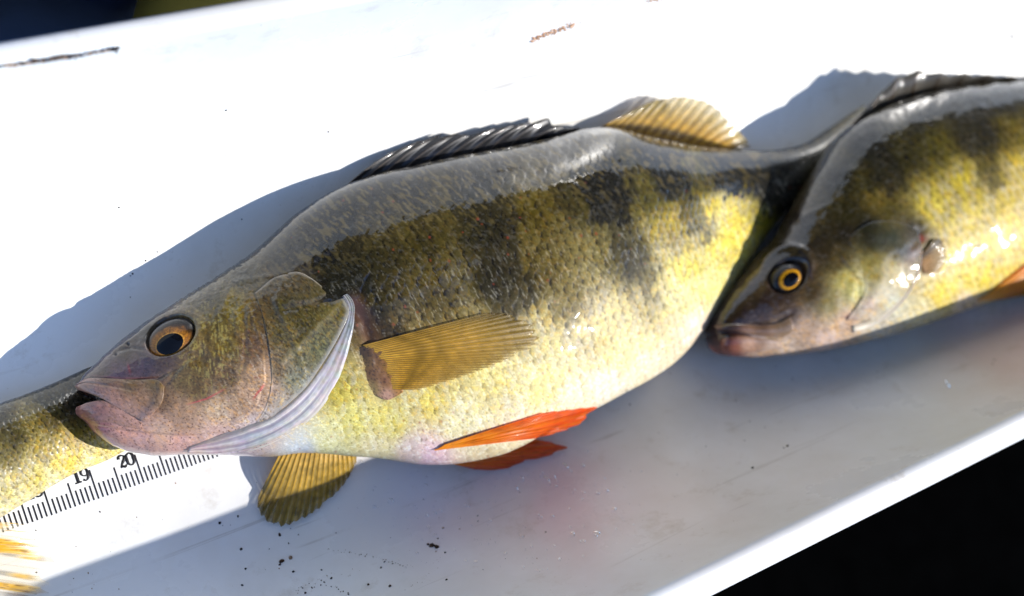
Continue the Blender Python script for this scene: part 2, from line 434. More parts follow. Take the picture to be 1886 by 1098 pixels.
def fin(parent, name, base, tip, zb, zt, rays, nb, col, mat=None, ray_col=None, ray_r=.9, bow=0.0, jag=.04, ripple=.8, surf=None, ray_from=0.0, per=9, thick=.00025, ray_mat=None, sweep=0.0, over=None, rag=.05):
    """a fin: thin wet skin stretched over separate tapering rays (each ray a sub-part)"""
    na = rays * per + 1
    Bp, Tp = resample(base, na), resample(tip, na)
    a = np.linspace(0, 1, na)[:, None]; b = np.linspace(0, 1, nb)[None, :]
    ph = a * rays; nearest = np.abs(ph - np.round(ph)) * 2          # 0 on a ray, 1 between two
    be = b * (1 - jag * nearest * (.6 + .8 * hash2(np.floor(ph), 0 * ph, 3)))
    be = be * (1 - rag * 2 * np.clip(fbm(a * rays * .9, a * 0, 7) - .3, 0, 1) * np.ones_like(b))
    d = Tp - Bp
    G = Bp[:, None] * (1 - be[..., None]) + Tp[:, None] * be[..., None]
    if sweep:
        G = G + (sweep * np.sin(math.pi * be))[..., None] * np.stack([-d[:, 1], d[:, 0]], -1)[:, None] / (np.linalg.norm(d, axis=1)[:, None, None] + 1e-9)
    x, y = G[..., 0], G[..., 1]
    ab = np.broadcast_to(a, x.shape)
    zz = np.interp(ab, np.linspace(0, 1, len(zb)), zb) * (1 - be) + np.interp(ab, np.linspace(0, 1, len(zt)), zt) * be + bow * np.sin(math.pi * be)
    rip = ripple * PX * np.cos(2 * math.pi * ph) * np.ones_like(x) * np.clip(b * 4, 0, 1)
    if over is not None:
        P = unproj(x, y, zz / 100)
        s_, f_ = over.find(x, y); q_ = over.surf(s_, f_); qx, qy = proj(q_)
        hit = np.hypot(qx - x, qy - y) < 3
        P = unproj(x, y, np.where(hit, np.maximum(zz / 100, q_[..., 2] + .0016), zz / 100)); P[..., 2] += rip; up = np.array([0, 0, 1.0])
    elif surf is not None:
        P = surf.at(x, y, zz / 100 + rip); up = surf.normal(*surf.find(x, y))
    else:
        P = unproj(x, y, zz / 100)
        for _ in range(4): P = unproj(x, y, np.maximum(zz / 100, floor_z(P[..., 1]) + .0022))
        P[..., 2] += rip; up = np.array([0, 0, 1.0])
    P[..., 2] = np.maximum(P[..., 2], floor_z(P[..., 1]) + .0013)
    c = col(ab, be, x, y, nearest * np.ones_like(x))
    o = mesh_obj(name, P, grid_faces(na, nb), mat or MAT_FIN, parent, c)
    if thick:
        so_ = o.modifiers.new('skin_thickness', 'SOLIDIFY'); so_.thickness = thick; so_.offset = 0
    k0 = int(ray_from * (nb - 1))
    for r in range(rays + 1):
        i = min(r * per, na - 1); line = P[i, k0:]; upl = up[i, k0:] if surf is not None else up
        rr = ray_r * PX * (1.15 - .85 * np.linspace(0, 1, len(line)))
        v, f = tube(line + upl * PX * .4, rr, 6)
        cc = (ray_col or col)(ab[i, k0:], be[i, k0:], x[i, k0:], y[i, k0:], np.zeros(len(line)))
        mesh_obj('fin_ray', v, f, ray_mat or MAT_RAY, o, np.repeat(cc, 6, 0))
    return o

def eye(fish, parent, x, y, R, lift, gaze, iris_col, pup=.42, iris=.86, flat=.55):
    """eyeball bulging from the head: dark rim, gold iris, black pupil, all zones of one wet sphere"""
    s, f = fish.find(np.array([x]), np.array([y])); c0 = fish.surf(s, f)[0]; n = fish.normal(s, f)[0]
    c = c0 + n * (lift - R * flat)
    sq = unproj(x + 5, y + 8.5, .04) - unproj(x, y, .04); sq -= (sq @ n) * n; sq /= np.linalg.norm(sq)
    g = n + np.asarray(gaze); g /= np.linalg.norm(g)
    t1 = np.cross(g, [0.3, 1, 0]); t1 /= np.linalg.norm(t1); t2 = np.cross(g, t1)
    def zone(th0, th1, nth, col, mat, name, par):
        th = np.linspace(th0, th1, nth)[:, None]; ph = np.linspace(0, 2 * math.pi, 96, endpoint=False)[None]
        # the pupil has the perch's drawn-out forward corner
        el_ = 1 + .10 * np.cos(ph - 2.6) * np.exp(-((th - pup) / .2) ** 2)
        q = (np.cos(th * el_)[..., None] * g + np.sin(th * el_)[..., None] * (np.cos(ph)[..., None] * t1 + np.sin(ph)[..., None] * t2))
        q = q - ((q @ n) * (1 - flat))[..., None] * n
        q = q - ((q @ sq) * .24)[..., None] * sq
        V = c + R * q
        return mesh_obj(name, V, grid_faces(nth, 96, True), mat, par, col(np.broadcast_to(th, V.shape[:2]), np.broadcast_to(ph, V.shape[:2])))
    e = zone(iris, 2.2, 30, lambda t, p: np.ones(t.shape + (3,)) * np.array([.012, .011, .012]), MAT_EYE, 'eye', parent)
    zone(pup, iris, 26, iris_col, MAT_EYE, 'iris', e)
    zone(.002, pup, 14, lambda t, p: np.ones(t.shape + (3,)) * .004, MAT_PUPIL, 'pupil', e)
    return e, c

# ================================================================== the large perch in the middle
E_LIT = 1.5
main_st = [
 (141, 726, 141, 740, 2.5, .25, .25), (149, 699, 150, 768, 2.5, .8, .8), (185, 660, 193, 812, 2.5, 1.4, 1.0), (240, 613, 262, 837, 2.5, 1.85, 1.2),
 (310, 566, 330, 838, 2.6, 2.25, 1.5), (390, 515, 410, 838, 2.75, 2.5, 2.0), (460, 468, 490, 842, 2.9, 2.7, 2.5), (540, 398, 570, 834, 2.9, 2.95, 2.8),
 (640, 340, 670, 842, 2.95, 3.2, 2.9), (760, 306, 790, 853, 3.0, 3.5, 3.0), (880, 282, 905, 842, 3.0, 3.6, 3.0), (1000, 258, 1020, 788, 2.9, 3.5, 2.9),
 (1100, 238, 1130, 733, 2.7, 3.15, 2.7), (1190, 254, 1228, 676, 2.4, 2.65, 2.4), (1270, 268, 1298, 600, 2.1, 2.1, 2.1), (1340, 274, 1350, 520, 1.8, 1.6, 1.7),
 (1410, 277, 1410, 430, 1.6, 1.2, 1.3), (1480, 264, 1470, 365, 1.5, .95, 1.2), (1540, 228, 1530, 320, 1.4, .8, 1.1), (1590, 195, 1580, 290, 1.4, .4, .8)]
main = Fish(main_st)
MAIN_PTS = [
 (600,400,(52,46,28)),(680,345,(50,45,26)),(750,340,(48,42,24)),(900,300,(46,41,22)),(1050,270,(45,40,22)),(1200,280,(45,40,22)),(1350,290,(45,42,22)),(1450,290,(42,40,20)),
 (620,500,(62,56,34)),(700,480,(72,64,34)),(780,440,(96,84,38)),(880,400,(84,75,34)),(980,390,(110,95,38)),(1100,370,(86,78,34)),(1200,350,(106,98,42)),(1300,330,(95,88,38)),
 (700,560,(86,76,42)),(800,540,(108,93,44)),(900,520,(98,87,44)),(1000,500,(120,104,52)),(1050,560,(140,124,68)),(1150,480,(118,106,52)),(1250,430,(176,156,72)),(1330,390,(226,204,98)),(1340,440,(232,212,110)),
 (1280,500,(220,204,108)),(1200,560,(178,163,105)),(1420,400,(150,140,50)),(1420,330,(60,55,26)),
 (620,720,(196,180,95)),(690,610,(120,98,58)),(650,780,(226,216,140)),(720,780,(231,216,130)),(800,740,(226,206,125)),(900,690,(236,219,150)),(1000,640,(205,190,128)),(1000,710,(240,226,165)),
 (1100,620,(205,190,140)),(1150,650,(240,228,180)),(1250,560,(225,215,160)),(1290,520,(240,230,165)),(800,640,(150,128,70)),(900,610,(160,142,88)),
 (600,820,(236,231,180)),(700,835,(241,228,185)),(790,842,(232,200,210)),(760,835,(236,214,205)),(850,780,(240,230,190)),(950,780,(242,228,195)),(1060,730,(248,236,205)),(1120,715,(250,238,215)),(1200,670,(245,230,200)),(1280,600,(245,225,205)),(560,832,(215,222,228)),
 (180,690,(98,78,72)),(230,645,(92,78,68)),(215,685,(106,86,97)),(265,675,(104,86,94)),(300,665,(100,84,80)),(260,600,(80,72,62)),(380,540,(95,85,62)),(440,500,(80,73,52)),(520,450,(62,56,40)),(400,590,(115,98,45)),(430,570,(135,115,45)),(370,680,(122,100,50)),(420,640,(128,108,50)),
 (340,700,(130,108,68)),(420,700,(122,97,60)),(300,738,(146,116,84)),(365,718,(120,97,56)),(440,742,(190,158,126)),(330,770,(182,150,124)),(455,725,(208,172,140)),(400,760,(214,184,152)),(340,760,(186,152,122)),(460,640,(135,105,75)),(470,580,(120,98,60)),(480,700,(205,172,140)),
 (300,790,(218,184,162)),(220,800,(212,166,152)),(260,815,(214,174,164)),(330,820,(226,182,170)),(400,800,(228,192,178)),(180,782,(186,124,120)),(470,790,(228,208,200)),(420,825,(222,200,210)),(150,720,(60,30,22)),(180,737,(38,18,12)),
]
MAIN_BARS = [((612,400),(640,560),44,.85,.6),((640,560),(720,620),30,.5,.5),((860,300),(905,420),52,.75,.6),((905,420),(940,560),44,.6,.6),((1080,270),(1125,370),46,.9,.6),((1125,370),(1185,510),34,.52,.8),
             ((1215,275),(1245,340),34,.85,.5),((1245,340),(1300,430),20,.5,.5),((1330,280),(1350,330),34,.85,.5),((1400,290),(1450,360),50,.9,.5),((750,330),(790,440),24,.4,.5),((1000,270),(1040,380),22,.35,.5)]
EYE_M = (313, 617)
OPERC = [(470, 540), (540, 503), (570, 512), (605, 538), (632, 543), (652, 560), (648, 605), (638, 650), (622, 695), (596, 742), (555, 782), (505, 810), (430, 830)]
MOUTH = [(130, 722), (160, 722), (192, 736), (165, 742), (130, 752)]
def ellipse(x, y, c, a, b, ang):
    ca, sa = math.cos(ang), math.sin(ang); dx, dy = x - c[0], y - c[1]
    return np.hypot((dx * ca + dy * sa) / a, (-dx * sa + dy * ca) / b)
def main_relief(x, y, g):
    r = np.zeros(x.shape)
    e = ellipse(x, y, (314, 618), 48, 33, -.53)
    r -= 18 * (1 - sstep(.86, 1.06, e)); r += 1.4 * np.exp(-((e - 1.2) / .2) ** 2)
    d, t = dline(x, y, [(455, 556), (474, 600), (486, 650), (489, 700), (470, 752), (425, 792)])     # cheek plate edge
    side = x - np.interp(y, [556, 600, 650, 700, 752, 792], [455, 474, 486, 489, 470, 425])
    r += np.where(side < 0, 1.7 * np.exp(-d / 16), -.7 * np.exp(-d / 7)) * sstep(0, .1, t) * (1 - sstep(.9, 1, t)) * .8
    for P, w, h in (([(160, 697), (230, 703), (292, 696), (330, 676)], 3.2, -3.2), ([(160, 782), (240, 798), (330, 806), (430, 798)], 4, -3.0),
                    ([(265, 778), (330, 786), (420, 778)], 4, 1.6), ([(205, 650), (240, 640), (268, 645)], 3, -2.2), ([(300, 715), (320, 690), (345, 664), (380, 650)], 4, -1.5), ([(447, 560), (452, 640), (445, 700)], 4, -1.3),
                    ([(640, 555), (668, 590), (684, 640), (700, 735)], 10, -5), ([(400, 590), (430, 520), (540, 500)], 6, 1.6), ([(185, 668), (250, 620), (275, 598)], 5, 1.5), ([(800, 640), (1000, 600)], 1, 0)):
        d, t = dline(x, y, P); r += h * np.exp(-(d / w) ** 2) * np.sin(np.clip(t, .02, .98) * math.pi) ** .5
    for nx, ny in ((212, 652), (236, 634)): r -= 5 * np.exp(-(np.hypot(x - nx, (y - ny) * 1.4) / 3.2) ** 2)
    m = sdist(x, y, MOUTH); r -= 26 * sstep(-3, 8, m)
    head = 1 - sstep(440, 520, x)
    r += head * (2.2 * (fbm(x / 26, y / 26, 12) - .5) + .9 * (fbm(x / 7, y / 7, 13) - .5) + 2.2 * (fbm((x + y) / 7, (x - y) / 3.5, 16, 2) - .5) * sstep(600, 520, y - x * .25 + 60))
    r += (1 - head) * (5 * (fbm(x / 120, y / 90, 17) - .5))
    # soft ventral keel and the pelvic girdle
    r += 4 * np.exp(-(((x - 800) / 60) ** 2 + ((y - 842) / 22) ** 2))
    return r
def main_scale_mask(x, y, g):
    b = sstep(3, 26, -sdist(x, y, OPERC)) * sstep(430, 560, x + (y - 420) * .25)
    cheek = .0
    th = 1 - sstep(660, 560, x) * sstep(740, 800, y) * .6
    pec = sstep(.9, 1.3, ellipse(x, y, (700, 682), 42, 60, -.3))
    return b * (1 - .55 * sstep(.86, 1, g)) * th * (.35 + .65 * pec)
def scale_paint(col, sc, x, y, dark, k=0):
    """pigment of single scales: dark pocket behind each free edge, pale centre, gold flecks"""
    a, d, I, J, m = sc['a'], sc['d'], sc['I'], sc['J'], sc['mask']
    rnd, rnd2 = hash2(I, J, 21 + k), hash2(I, J, 22 + k)
    lum = col.mean(-1)
    pocket = 1 - sstep(-.26, .06, a)
    fl = 1 - .62 * sstep(.15, .45, lum)
    tone = 1 + m * fl * ((rnd - .5) * .38 - pocket * (.74 + .16 * dark) + .30 * sstep(.05, .45, a) + .30 * (1 - sstep(.03, .15, d)) * (1 - .5 * dark) + .12 * (rnd2 - .5))
    col = col * np.clip(tone, .2, 1.7)[..., None]
    grey = (m * sstep(.0, .4, a) * (rnd2 > .45) * (.50 - .25 * sstep(.2, .4, lum)) * sstep(.02, .2, lum))[..., None]
    col = col * (1 - grey) + grey * (lum[..., None] * np.array([1.12, 1.08, 1.0]))
    return col
def flecks(col, x, y, amt_gold, amt_dark, amt_pale, k=0):
    u, v = x * .8 + y * .6, y * .8 - x * .6; n1 = fbm(u / 5.5, v / 3.2, 40 + k, 3); n2 = fbm(u / 6.5, v / 3.0, 44 + k, 3); n3 = fbm(x / 6.5, y / 3.4, 48 + k, 3)
    g = (sstep(.55, .68, n1) * amt_gold)[..., None]
    col = col * (1 - g) + g * np.clip(col * np.array([1.55, 1.18, .50]), 0, .78)
    dk = (sstep(.58, .70, n2) * amt_dark)[..., None]
    col = col * (1 - dk * np.array([.72, .75, .8]))
    pl = (sstep(.62, .72, n3) * amt_pale)[..., None]
    return col * (1 - pl) + pl * np.clip(col * 1.7 + .06, 0, .82)
def paint_lines(col, x, y, lines):
    for P, w, c, s in lines:
        d, t = dline(x, y, P)
        k = (np.exp(-(d / w) ** 2) * s * np.sin(np.clip(t, .04, .96) * math.pi) ** .6)[..., None]
        col = col * (1 - k) + k * np.array(c)
    return col
RED_LINES = [([(345, 745), (380, 735), (415, 716)], 1.2, (.45, .03, .05), .8), ([(466, 736), (475, 722), (484, 714)], 1.6, (.5, .02, .03), .85), ([(480, 716), (487, 708)], 2.2, (.5, .02, .03), .6),
             ([(185, 790), (215, 822), (250, 834)], 3, (.5, .16, .22), .6), ([(1000, 750), (1040, 736)], 2.5, (.62, .38, .3), .6), ([(235, 668), (240, 690)], 2, (.25, .03, .03), .5), ([(155, 690), (230, 697), (290, 695)], 1.6, (.16, .06, .06), .6)]
def head_dots(col, x, y, k):
    lo = sstep(660, 720, y + .1 * (420 - x)) * (1 - sstep(470, 500, x)) * (1 - sstep(825, 832, y))
    hi = (1 - sstep(480, 520, x)) * sstep(600, 640, y) * .5
    dd = dots(x, y, 6.2, 1.2, .8, 60 + k) * np.clip(lo * .95 + hi, 0, .95)
    dd = np.maximum(dd, dots(x + 3, y + 4, 11, 1.35, .6, 70 + k) * lo * .7)
    dd = dd * np.clip(.25 + 1.3 * (fbm(x / 24, y / 24, 99 + k) - .15), .1, 1)
    return col * (1 - dd[..., None] * np.array([.82, .86, .88]))
def main_paint(x, y, g, sc):
    col = shepard(x, y, MAIN_PTS, E_LIT)
    jx, jy = x + sc['mask'] * 20 * (hash2(sc['I'], sc['J'], 5) - .5), y + sc['mask'] * 20 * (hash2(sc['I'], sc['J'], 6) - .5)
    bar = np.zeros(x.shape)
    for p0, p1, w, s, sf in MAIN_BARS:
        d, _ = dline(jx, jy, [p0, p1]); bar = np.maximum(bar, s * (1 - sstep(w * (1 - .5 * sf), w * (1 + .5 * sf), d + 16 * (hash2(sc['I'], sc['J'], 8) - .5) * sc['mask'])))
    body = sstep(470, 580, x + (y - 420) * .3)
    bar = np.clip(bar * 1.12, 0, .97) * body
    col = col * (1 - bar[..., None]) + bar[..., None] * np.array([.012, .011, .007])
    col = col * (1 - body[..., None] * (1 - np.clip((col.mean(-1, keepdims=True) / .20) ** .45, .45, 1)))
    dark = np.clip(1.15 - col.mean(-1) * 5, 0, 1)
    col = scale_paint(col, sc, x, y, dark)
    hd = sstep(420, 560, x + (y - 420) * .3)
    col = flecks(col, x, y, (.50 * (1 - sstep(.74, .95, g) * .75)) * (.62 + .38 * hd), (.52 + .2 * dark) * (1 - .92 * sstep(.62, .86, g)) * (.58 + .42 * hd), .45 * (1 - .3 * dark) * (.4 + .6 * hd))
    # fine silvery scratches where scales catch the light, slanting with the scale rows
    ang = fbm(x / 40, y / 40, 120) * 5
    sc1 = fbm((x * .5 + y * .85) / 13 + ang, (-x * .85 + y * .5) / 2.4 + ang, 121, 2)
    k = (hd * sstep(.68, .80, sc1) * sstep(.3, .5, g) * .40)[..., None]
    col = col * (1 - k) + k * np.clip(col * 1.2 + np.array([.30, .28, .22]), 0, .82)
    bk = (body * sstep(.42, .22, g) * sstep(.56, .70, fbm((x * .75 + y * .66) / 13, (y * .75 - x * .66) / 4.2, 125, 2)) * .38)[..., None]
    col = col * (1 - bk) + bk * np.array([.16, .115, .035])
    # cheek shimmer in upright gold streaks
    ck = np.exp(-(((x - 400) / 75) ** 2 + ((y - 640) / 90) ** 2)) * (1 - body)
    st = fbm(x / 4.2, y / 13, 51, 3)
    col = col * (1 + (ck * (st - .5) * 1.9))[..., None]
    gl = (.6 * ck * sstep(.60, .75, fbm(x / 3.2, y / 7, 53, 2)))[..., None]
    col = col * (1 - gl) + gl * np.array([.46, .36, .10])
    col = col * (1 - ((1 - body) * sstep(790, 670, y))[..., None] * np.array([.17, .16, .20]))
    col = head_dots(col, x, y, 0)
    # specks down the throat and belly
    lo = sstep(700, 740, y) * sstep(560, 620, x) * (1 - sstep(820, 840, y)) * (1 - sstep(1000, 1120, x))
    dd = dots(x, y, 9, 1.35, .65, 80) * lo * .65
    col = col * (1 - dd[..., None] * np.array([.75, .78, .85]))
    rd = dots(x, y, 34, 2.2, .3, 90) * body * sstep(300, 420, y) * .45
    col = col * (1 - rd[..., None]) + rd[..., None] * np.array([.30, .045, .02])
    col = paint_lines(col, x, y, RED_LINES)
    m = sstep(-2, 3, sdist(x, y, MOUTH))[..., None]
    col = col * (1 - m) + m * np.array([.018, .007, .005])
    # raw reddish skin behind the gill opening
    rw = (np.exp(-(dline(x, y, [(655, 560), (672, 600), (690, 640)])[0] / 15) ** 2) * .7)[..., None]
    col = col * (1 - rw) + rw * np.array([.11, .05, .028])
    pk = (np.exp(-(ellipse(x, y, (700, 690), 26, 50, -.35)) ** 2) * .6)[..., None]
    col = col * (1 - pk) + pk * np.array([.30, .19, .10]) * (1 - .6 * dots(x, y, 5, 1.4, .8, 95)[..., None])
    return np.clip(col, .002, .85)
c0 = unproj(700, 600, 0.0)
PERCH = empty('perch', (float(c0[0]), float(c0[1]), 0), 'largest perch with open gill flap and black bars, in the middle of the tray', 'fish', 'perch lying in the tray')
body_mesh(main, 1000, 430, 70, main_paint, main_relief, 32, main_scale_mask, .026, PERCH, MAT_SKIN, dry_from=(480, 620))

# gill cover, membrane, jaws
GF = [(470, 540), (486, 590), (497, 650), (500, 705), (490, 748), (468, 786)]
GR = [(632, 543), (642, 574), (624, 618), (594, 668), (557, 718), (504, 764)]
GT = [(470, 540), (505, 512), (545, 501), (575, 514), (605, 537), (632, 543)]
GB = [(468, 786), (504, 764)]
GILL_PTS = MAIN_PTS + [(500,540,(100,86,58)),(560,522,(98,88,64)),(600,548,(92,82,52)),(520,565,(84,76,42)),(560,600,(92,82,40)),(605,580,(120,108,58)),(520,620,(112,98,52)),(560,660,(122,114,74)),(590,640,(128,124,84)),(510,680,(140,120,88)),(540,700,(150,146,118)),(560,705,(172,170,150)),(520,740,(200,185,165)),(495,720,(205,176,152)),(490,770,(222,205,190))]
def gill_off(a, b, x, y):
    o = 5.0 * np.clip(a, 0, 1) * sstep(-.04, .22, b) * (1 - .45 * b) + .8 - 1.6 * (1 - sstep(0, .25, a)) * np.sin(math.pi * a)
    d, t = dline(x, y, [(508, 555), (545, 640), (560, 690)]); o += 1.8 * np.exp(-(d / 6) ** 2)
    d, t = dline(x, y, [(520, 665), (580, 605), (628, 556)]); o += 1.5 * np.exp(-(d / 7) ** 2)
    d, t = dline(x, y, [(525, 570), (575, 562), (628, 545)]); o -= 2.5 * np.exp(-(d / 8) ** 2)
    return o + 1.3 * (fbm(x / 14, y / 14, 61) - .5) + .5 * (fbm(x / 4, y / 4, 62) - .5)
def gill_paint(x, y, a, b):
    c = shepard(x, y, GILL_PTS, E_LIT)
    st = fbm((x + y) / 10, (x - y) / 3.6, 64, 3); w = np.exp(-(((x - 565) / 70) ** 2 + ((y - 620) / 80) ** 2))
    c = c * (1 + 1.9 * w * (st - .5))[..., None]
    c = flecks(c, x, y, .6, .7, .35, 7)
    dd = dots(x, y, 6.5, 1.3, .6, 66) * .7
    c = c * (1 - dd[..., None] * .7)
    d, t = dline(x, y, [(520, 665), (580, 605), (628, 556)]); k = (np.exp(-(d / 4.5) ** 2) * .4 * fbm(x / 6, y / 6, 67) * 1.6)[..., None]
    c = c * (1 - k) + k * np.array([.22, .17, .06])
    d, t = dline(x, y, GT); k = (np.exp(-(d / 2.0) ** 2) * .35)[..., None]
    c = c * (1 - k) + k * np.array([.42, .36, .28])
    d, t = dline(x, y, GR); k = (np.exp(-(d / 5) ** 2) * .7)[..., None]
    return np.clip(c * (1 - k) + k * np.array([.36, .34, .30]), .003, .8)
patch(main, 'gill_cover', PERCH, MAT_HEAD, (GT, GB, GF, GR), 130, 150, gill_off, gill_paint)
MI = [(630, 546), (640, 576), (621, 621), (591, 670), (553, 720), (502, 762), (455, 783), (405, 802), (350, 822)]
MO = [(640, 541), (655, 562), (650, 606), (640, 652), (624, 697), (597, 744), (556, 784), (505, 812), (455, 831), (400, 836), (345, 832)]
def memb_off(b, a, x, y):
    env = sstep(.30, .62, a)
    o = 4.0 * (1 - .3 * b) * sstep(1.02, .85, b) - 4.0 * (1 - sstep(0, .14, b)) + 1.9 * env * np.cos(b * 2 * math.pi * 3.2 + 2.2 * a + 5 * fbm(a * 3, b * 2.2, 71))
    return o * (1 - .35 * sstep(.7, 1, a)) + 1.0 * (fbm(x / 9, y / 9, 72) - .5)
def memb_paint(x, y, b, a):
    c = np.ones(x.shape + (3,)) * np.array([.30, .29, .29]) * (1 + .8 * sstep(.25, .8, b) * sstep(.05, .2, a))[..., None]
    k = sstep(.14, .45, a)[..., None]; c = c * (1 - k) + k * np.array([.58, .55, .55])
    k = sstep(.72, .98, a)[..., None]; c = c * (1 - k) + k * np.array([.66, .44, .42])
    ir = fbm(x / 18, y / 8, 74, 3)[..., None]
    c = c * (1 + .35 * (np.stack([fbm(x / 16, y / 10, 75), fbm(x / 16, y / 10, 76), fbm(x / 16, y / 10, 77)], -1) - .5))
    ph = b * 2 * math.pi * 3.2 + 2.2 * a + 5 * fbm(a * 3, b * 2.2, 71); fold = .5 + .5 * np.cos(ph + 2.6); fine_ = .5 + .5 * np.cos(ph * 2.1 + 1)
    c = c * (1 - .34 * (fold ** 2 * sstep(.28, .6, a))[..., None]) * (.8 + .4 * fbm(x / 5, y / 5, 79, 3))[..., None]
    lv = (sstep(.5, .1, b) * sstep(.75, .3, a) * .7)[..., None]; c = c * (1 - lv) + lv * np.array([.50, .47, .54])
    on = sstep(.2, .45, a)
    k = (fold ** 9 * on * .6)[..., None]; c = c * (1 - k) + k * np.array([.34, .27, .33])
    k = (fine_ ** 8 * on * .5)[..., None]; c = c * (1 - k) + k * np.array([.82, .79, .70])
    k = (sstep(.7, 1, b) * sstep(.3, .5, a) * .5)[..., None]; c = c * (1 - k) + k * np.array([.62, .56, .42])
    e = sstep(.22, 0, b)[..., None]; c = c * (1 - e) + e * np.array([.40, .38, .34])
    c = c * (1.12 * (1 - .35 * (dots(x, y, 7, 1.3, .4, 97) * sstep(.5, .1, a))))[..., None]
    return np.concatenate([np.clip(c, .01, .8), np.clip(.50 + .35 * sstep(.2, .5, a) + .45 * fold ** 2 + .5 * sstep(.88, .98, b) - .35 * (1 - sstep(.0, .25, b)) + .3 * (fbm(x / 9, y / 9, 98) - .5), .15, 1)[..., None]], -1)
MO = [(x + 5 * (float(vnoise(k * .45, .5, 3)) - .5), y + 5 * (float(vnoise(k * .4, 2.5, 4)) - .5)) for k, (x, y) in enumerate(resample(MO, 34))]
MO[0], MO[-1] = (640, 541), (345, 832)
patch(main, 'gill_membrane', PERCH, MAT_GILL, (MI, MO, [MI[0], MO[0]], [MI[-1], MO[-1]]), 150, 40, lambda a, b, x, y: memb_off(b, a, x, y), lambda x, y, a, b: memb_paint(x, y, b, a))
UJT = [(142, 708), (165, 698), (200, 698), (250, 700), (288, 700), (303, 712)]
UJB = [(143, 717), (163, 724), (190, 735), (225, 755), (250, 768), (268, 776)]
JAW_PTS = [(150,712,(165,130,118)),(175,715,(170,135,122)),(200,702,(120,92,70)),(240,712,(128,104,72)),(285,708,(132,110,75)),(295,735,(150,122,92)),(200,728,(188,150,135)),(240,750,(190,155,138)),(268,770,(195,160,145)),(260,735,(165,132,105)),
           (150,760,(170,118,112)),(180,755,(178,130,118)),(220,760,(190,150,138)),(250,778,(196,156,142)),(160,775,(165,105,108))]
def jaw_paint(x, y, a, b):
    c = shepard(x, y, JAW_PTS, E_LIT) * np.array([.95, .95, .92]); c = flecks(c, x, y, .25, .35, .25, 11)
    dd = np.maximum(dots(x, y, 6, 1.0, .75, 68), dots(x, y, 10, 1.3, .5, 69)) * .7 * sstep(150, 185, x)
    c = c * (1 - dd[..., None] * np.array([.8, .84, .88]))
    return np.clip(c, .003, .8)
def ujaw_off(a, b, x, y):
    return 1.5 + (3.4 + 1.2 * a) * np.sin(math.pi * np.clip(b, .02, .98)) ** .5 + 2.0 * np.exp(-((a - .95) / .05) ** 2) - 1.8 * np.exp(-((b - .32) / .06) ** 2) * (1 - sstep(.5, .9, a)) + .9 * (fbm(x / 12, y / 12, 78) - .5) + 1.3 * (fbm((x + y * .5) / 24, (y - x * .35) / 5, 86, 3) - .5)
patch(main, 'upper_jaw', PERCH, MAT_HEAD, (UJT, UJB, [UJT[0], UJB[0]], [UJT[-1], (298, 742), UJB[-1]]), 110, 50, ujaw_off, jaw_paint, 5)
LJT = [(141, 750), (165, 741), (195, 739), (232, 758), (262, 780)]
LJB = [(147, 771), (170, 776), (205, 778), (235, 786), (258, 790)]
patch(main, 'lower_jaw', PERCH, MAT_HEAD, (LJT, LJB, [LJT[0], LJB[0]], [LJT[-1], LJB[-1]]), 90, 36, lambda a, b, x, y: 1 + 3.6 * np.sin(math.pi * np.clip(b, .02, .98)) ** .6 * (1 - .75 * a) + 1.8 * (fbm((x - y * .3) / 26, (y + x * .15) / 4.5, 87, 3) - .5), jaw_paint, 6)
def iris_main(t, p):
    k = (t - .50) / .60
    n = fbm(np.cos(p) * 4 + 9, np.sin(p) * 4 + t * 7, 81, 4); n2 = fbm(np.cos(p) * 14 + 9, np.sin(p) * 14 + t * 5, 85, 3)
    gold = (1 - sstep(.30, .75, k + .5 * (n - .5))) * (.25 + 1.1 * n2)
    ring = np.exp(-((k - .04) / .06) ** 2)
    c = np.array([.022, .012, .007]) + .6 * gold[..., None] * np.array([.40, .15, .013]) + ring[..., None] * np.array([.16, .09, .015])
    return c * (1 - .9 * sstep(.7, 1, k))[..., None]
eye(main, PERCH, EYE_M[0], EYE_M[1], .0108, .0017, (-.08, -.50, 0), iris_main, .50, 1.22)

fp = main.at(np.array([520.0]), np.array([600.0]))[0]
cam_d.dof.focus_distance = float((fp - CAM) @ (M @ np.array([0, 0, -1.0])))
# fins of the large perch
def c4(r, g, b, a): return np.stack(np.broadcast_arrays(r, g, b, a), -1)
def mixc(c0, c1, k): k = np.asarray(k)[..., None]; return np.asarray(c0) * (1 - k) + np.asarray(c1) * k
def fin_paint(inner, outer, between, alpha0=.96, alpha1=.75, mott=.5, k=0, band=None, fade=.3):
    def f(a, b, x, y, nr):
        c = mixc(inner, outer, sstep(.1, 1, b)); c = mixc(c, between, nr ** 2 * .6)
        c = c * (1 + mott * 2 * (fbm(x / 13, y / 9, 100 + k) - .5))[..., None] * (1 + .5 * (fbm(x / 2.5, y / 2.5, 105 + k, 2) - .5))[..., None]
        if band is not None: c = c * (1 - band(a, b, x, y))[..., None]
        al = np.clip(alpha0 + (alpha1 - alpha0) * nr ** 1.5 * sstep(.1, .7, b), 0, 1)
        al = al * (1 - fade * sstep(.72, 1.02, b + .5 * (fbm(a * 40, b * 3, 110 + k) - .5)))
        return np.concatenate([np.clip(c, .003, .92), al[..., None]], -1)
    return f
pec_band = lambda a, b, x, y: .42 * np.maximum(np.exp(-((b - .26 - .05 * a) / .05) ** 2), .7 * np.exp(-((b - .42 + .05 * a) / .05) ** 2)) + .40 * sstep(.6, 1, b) * (1 - a) + .12 * sstep(.25, 0, a)
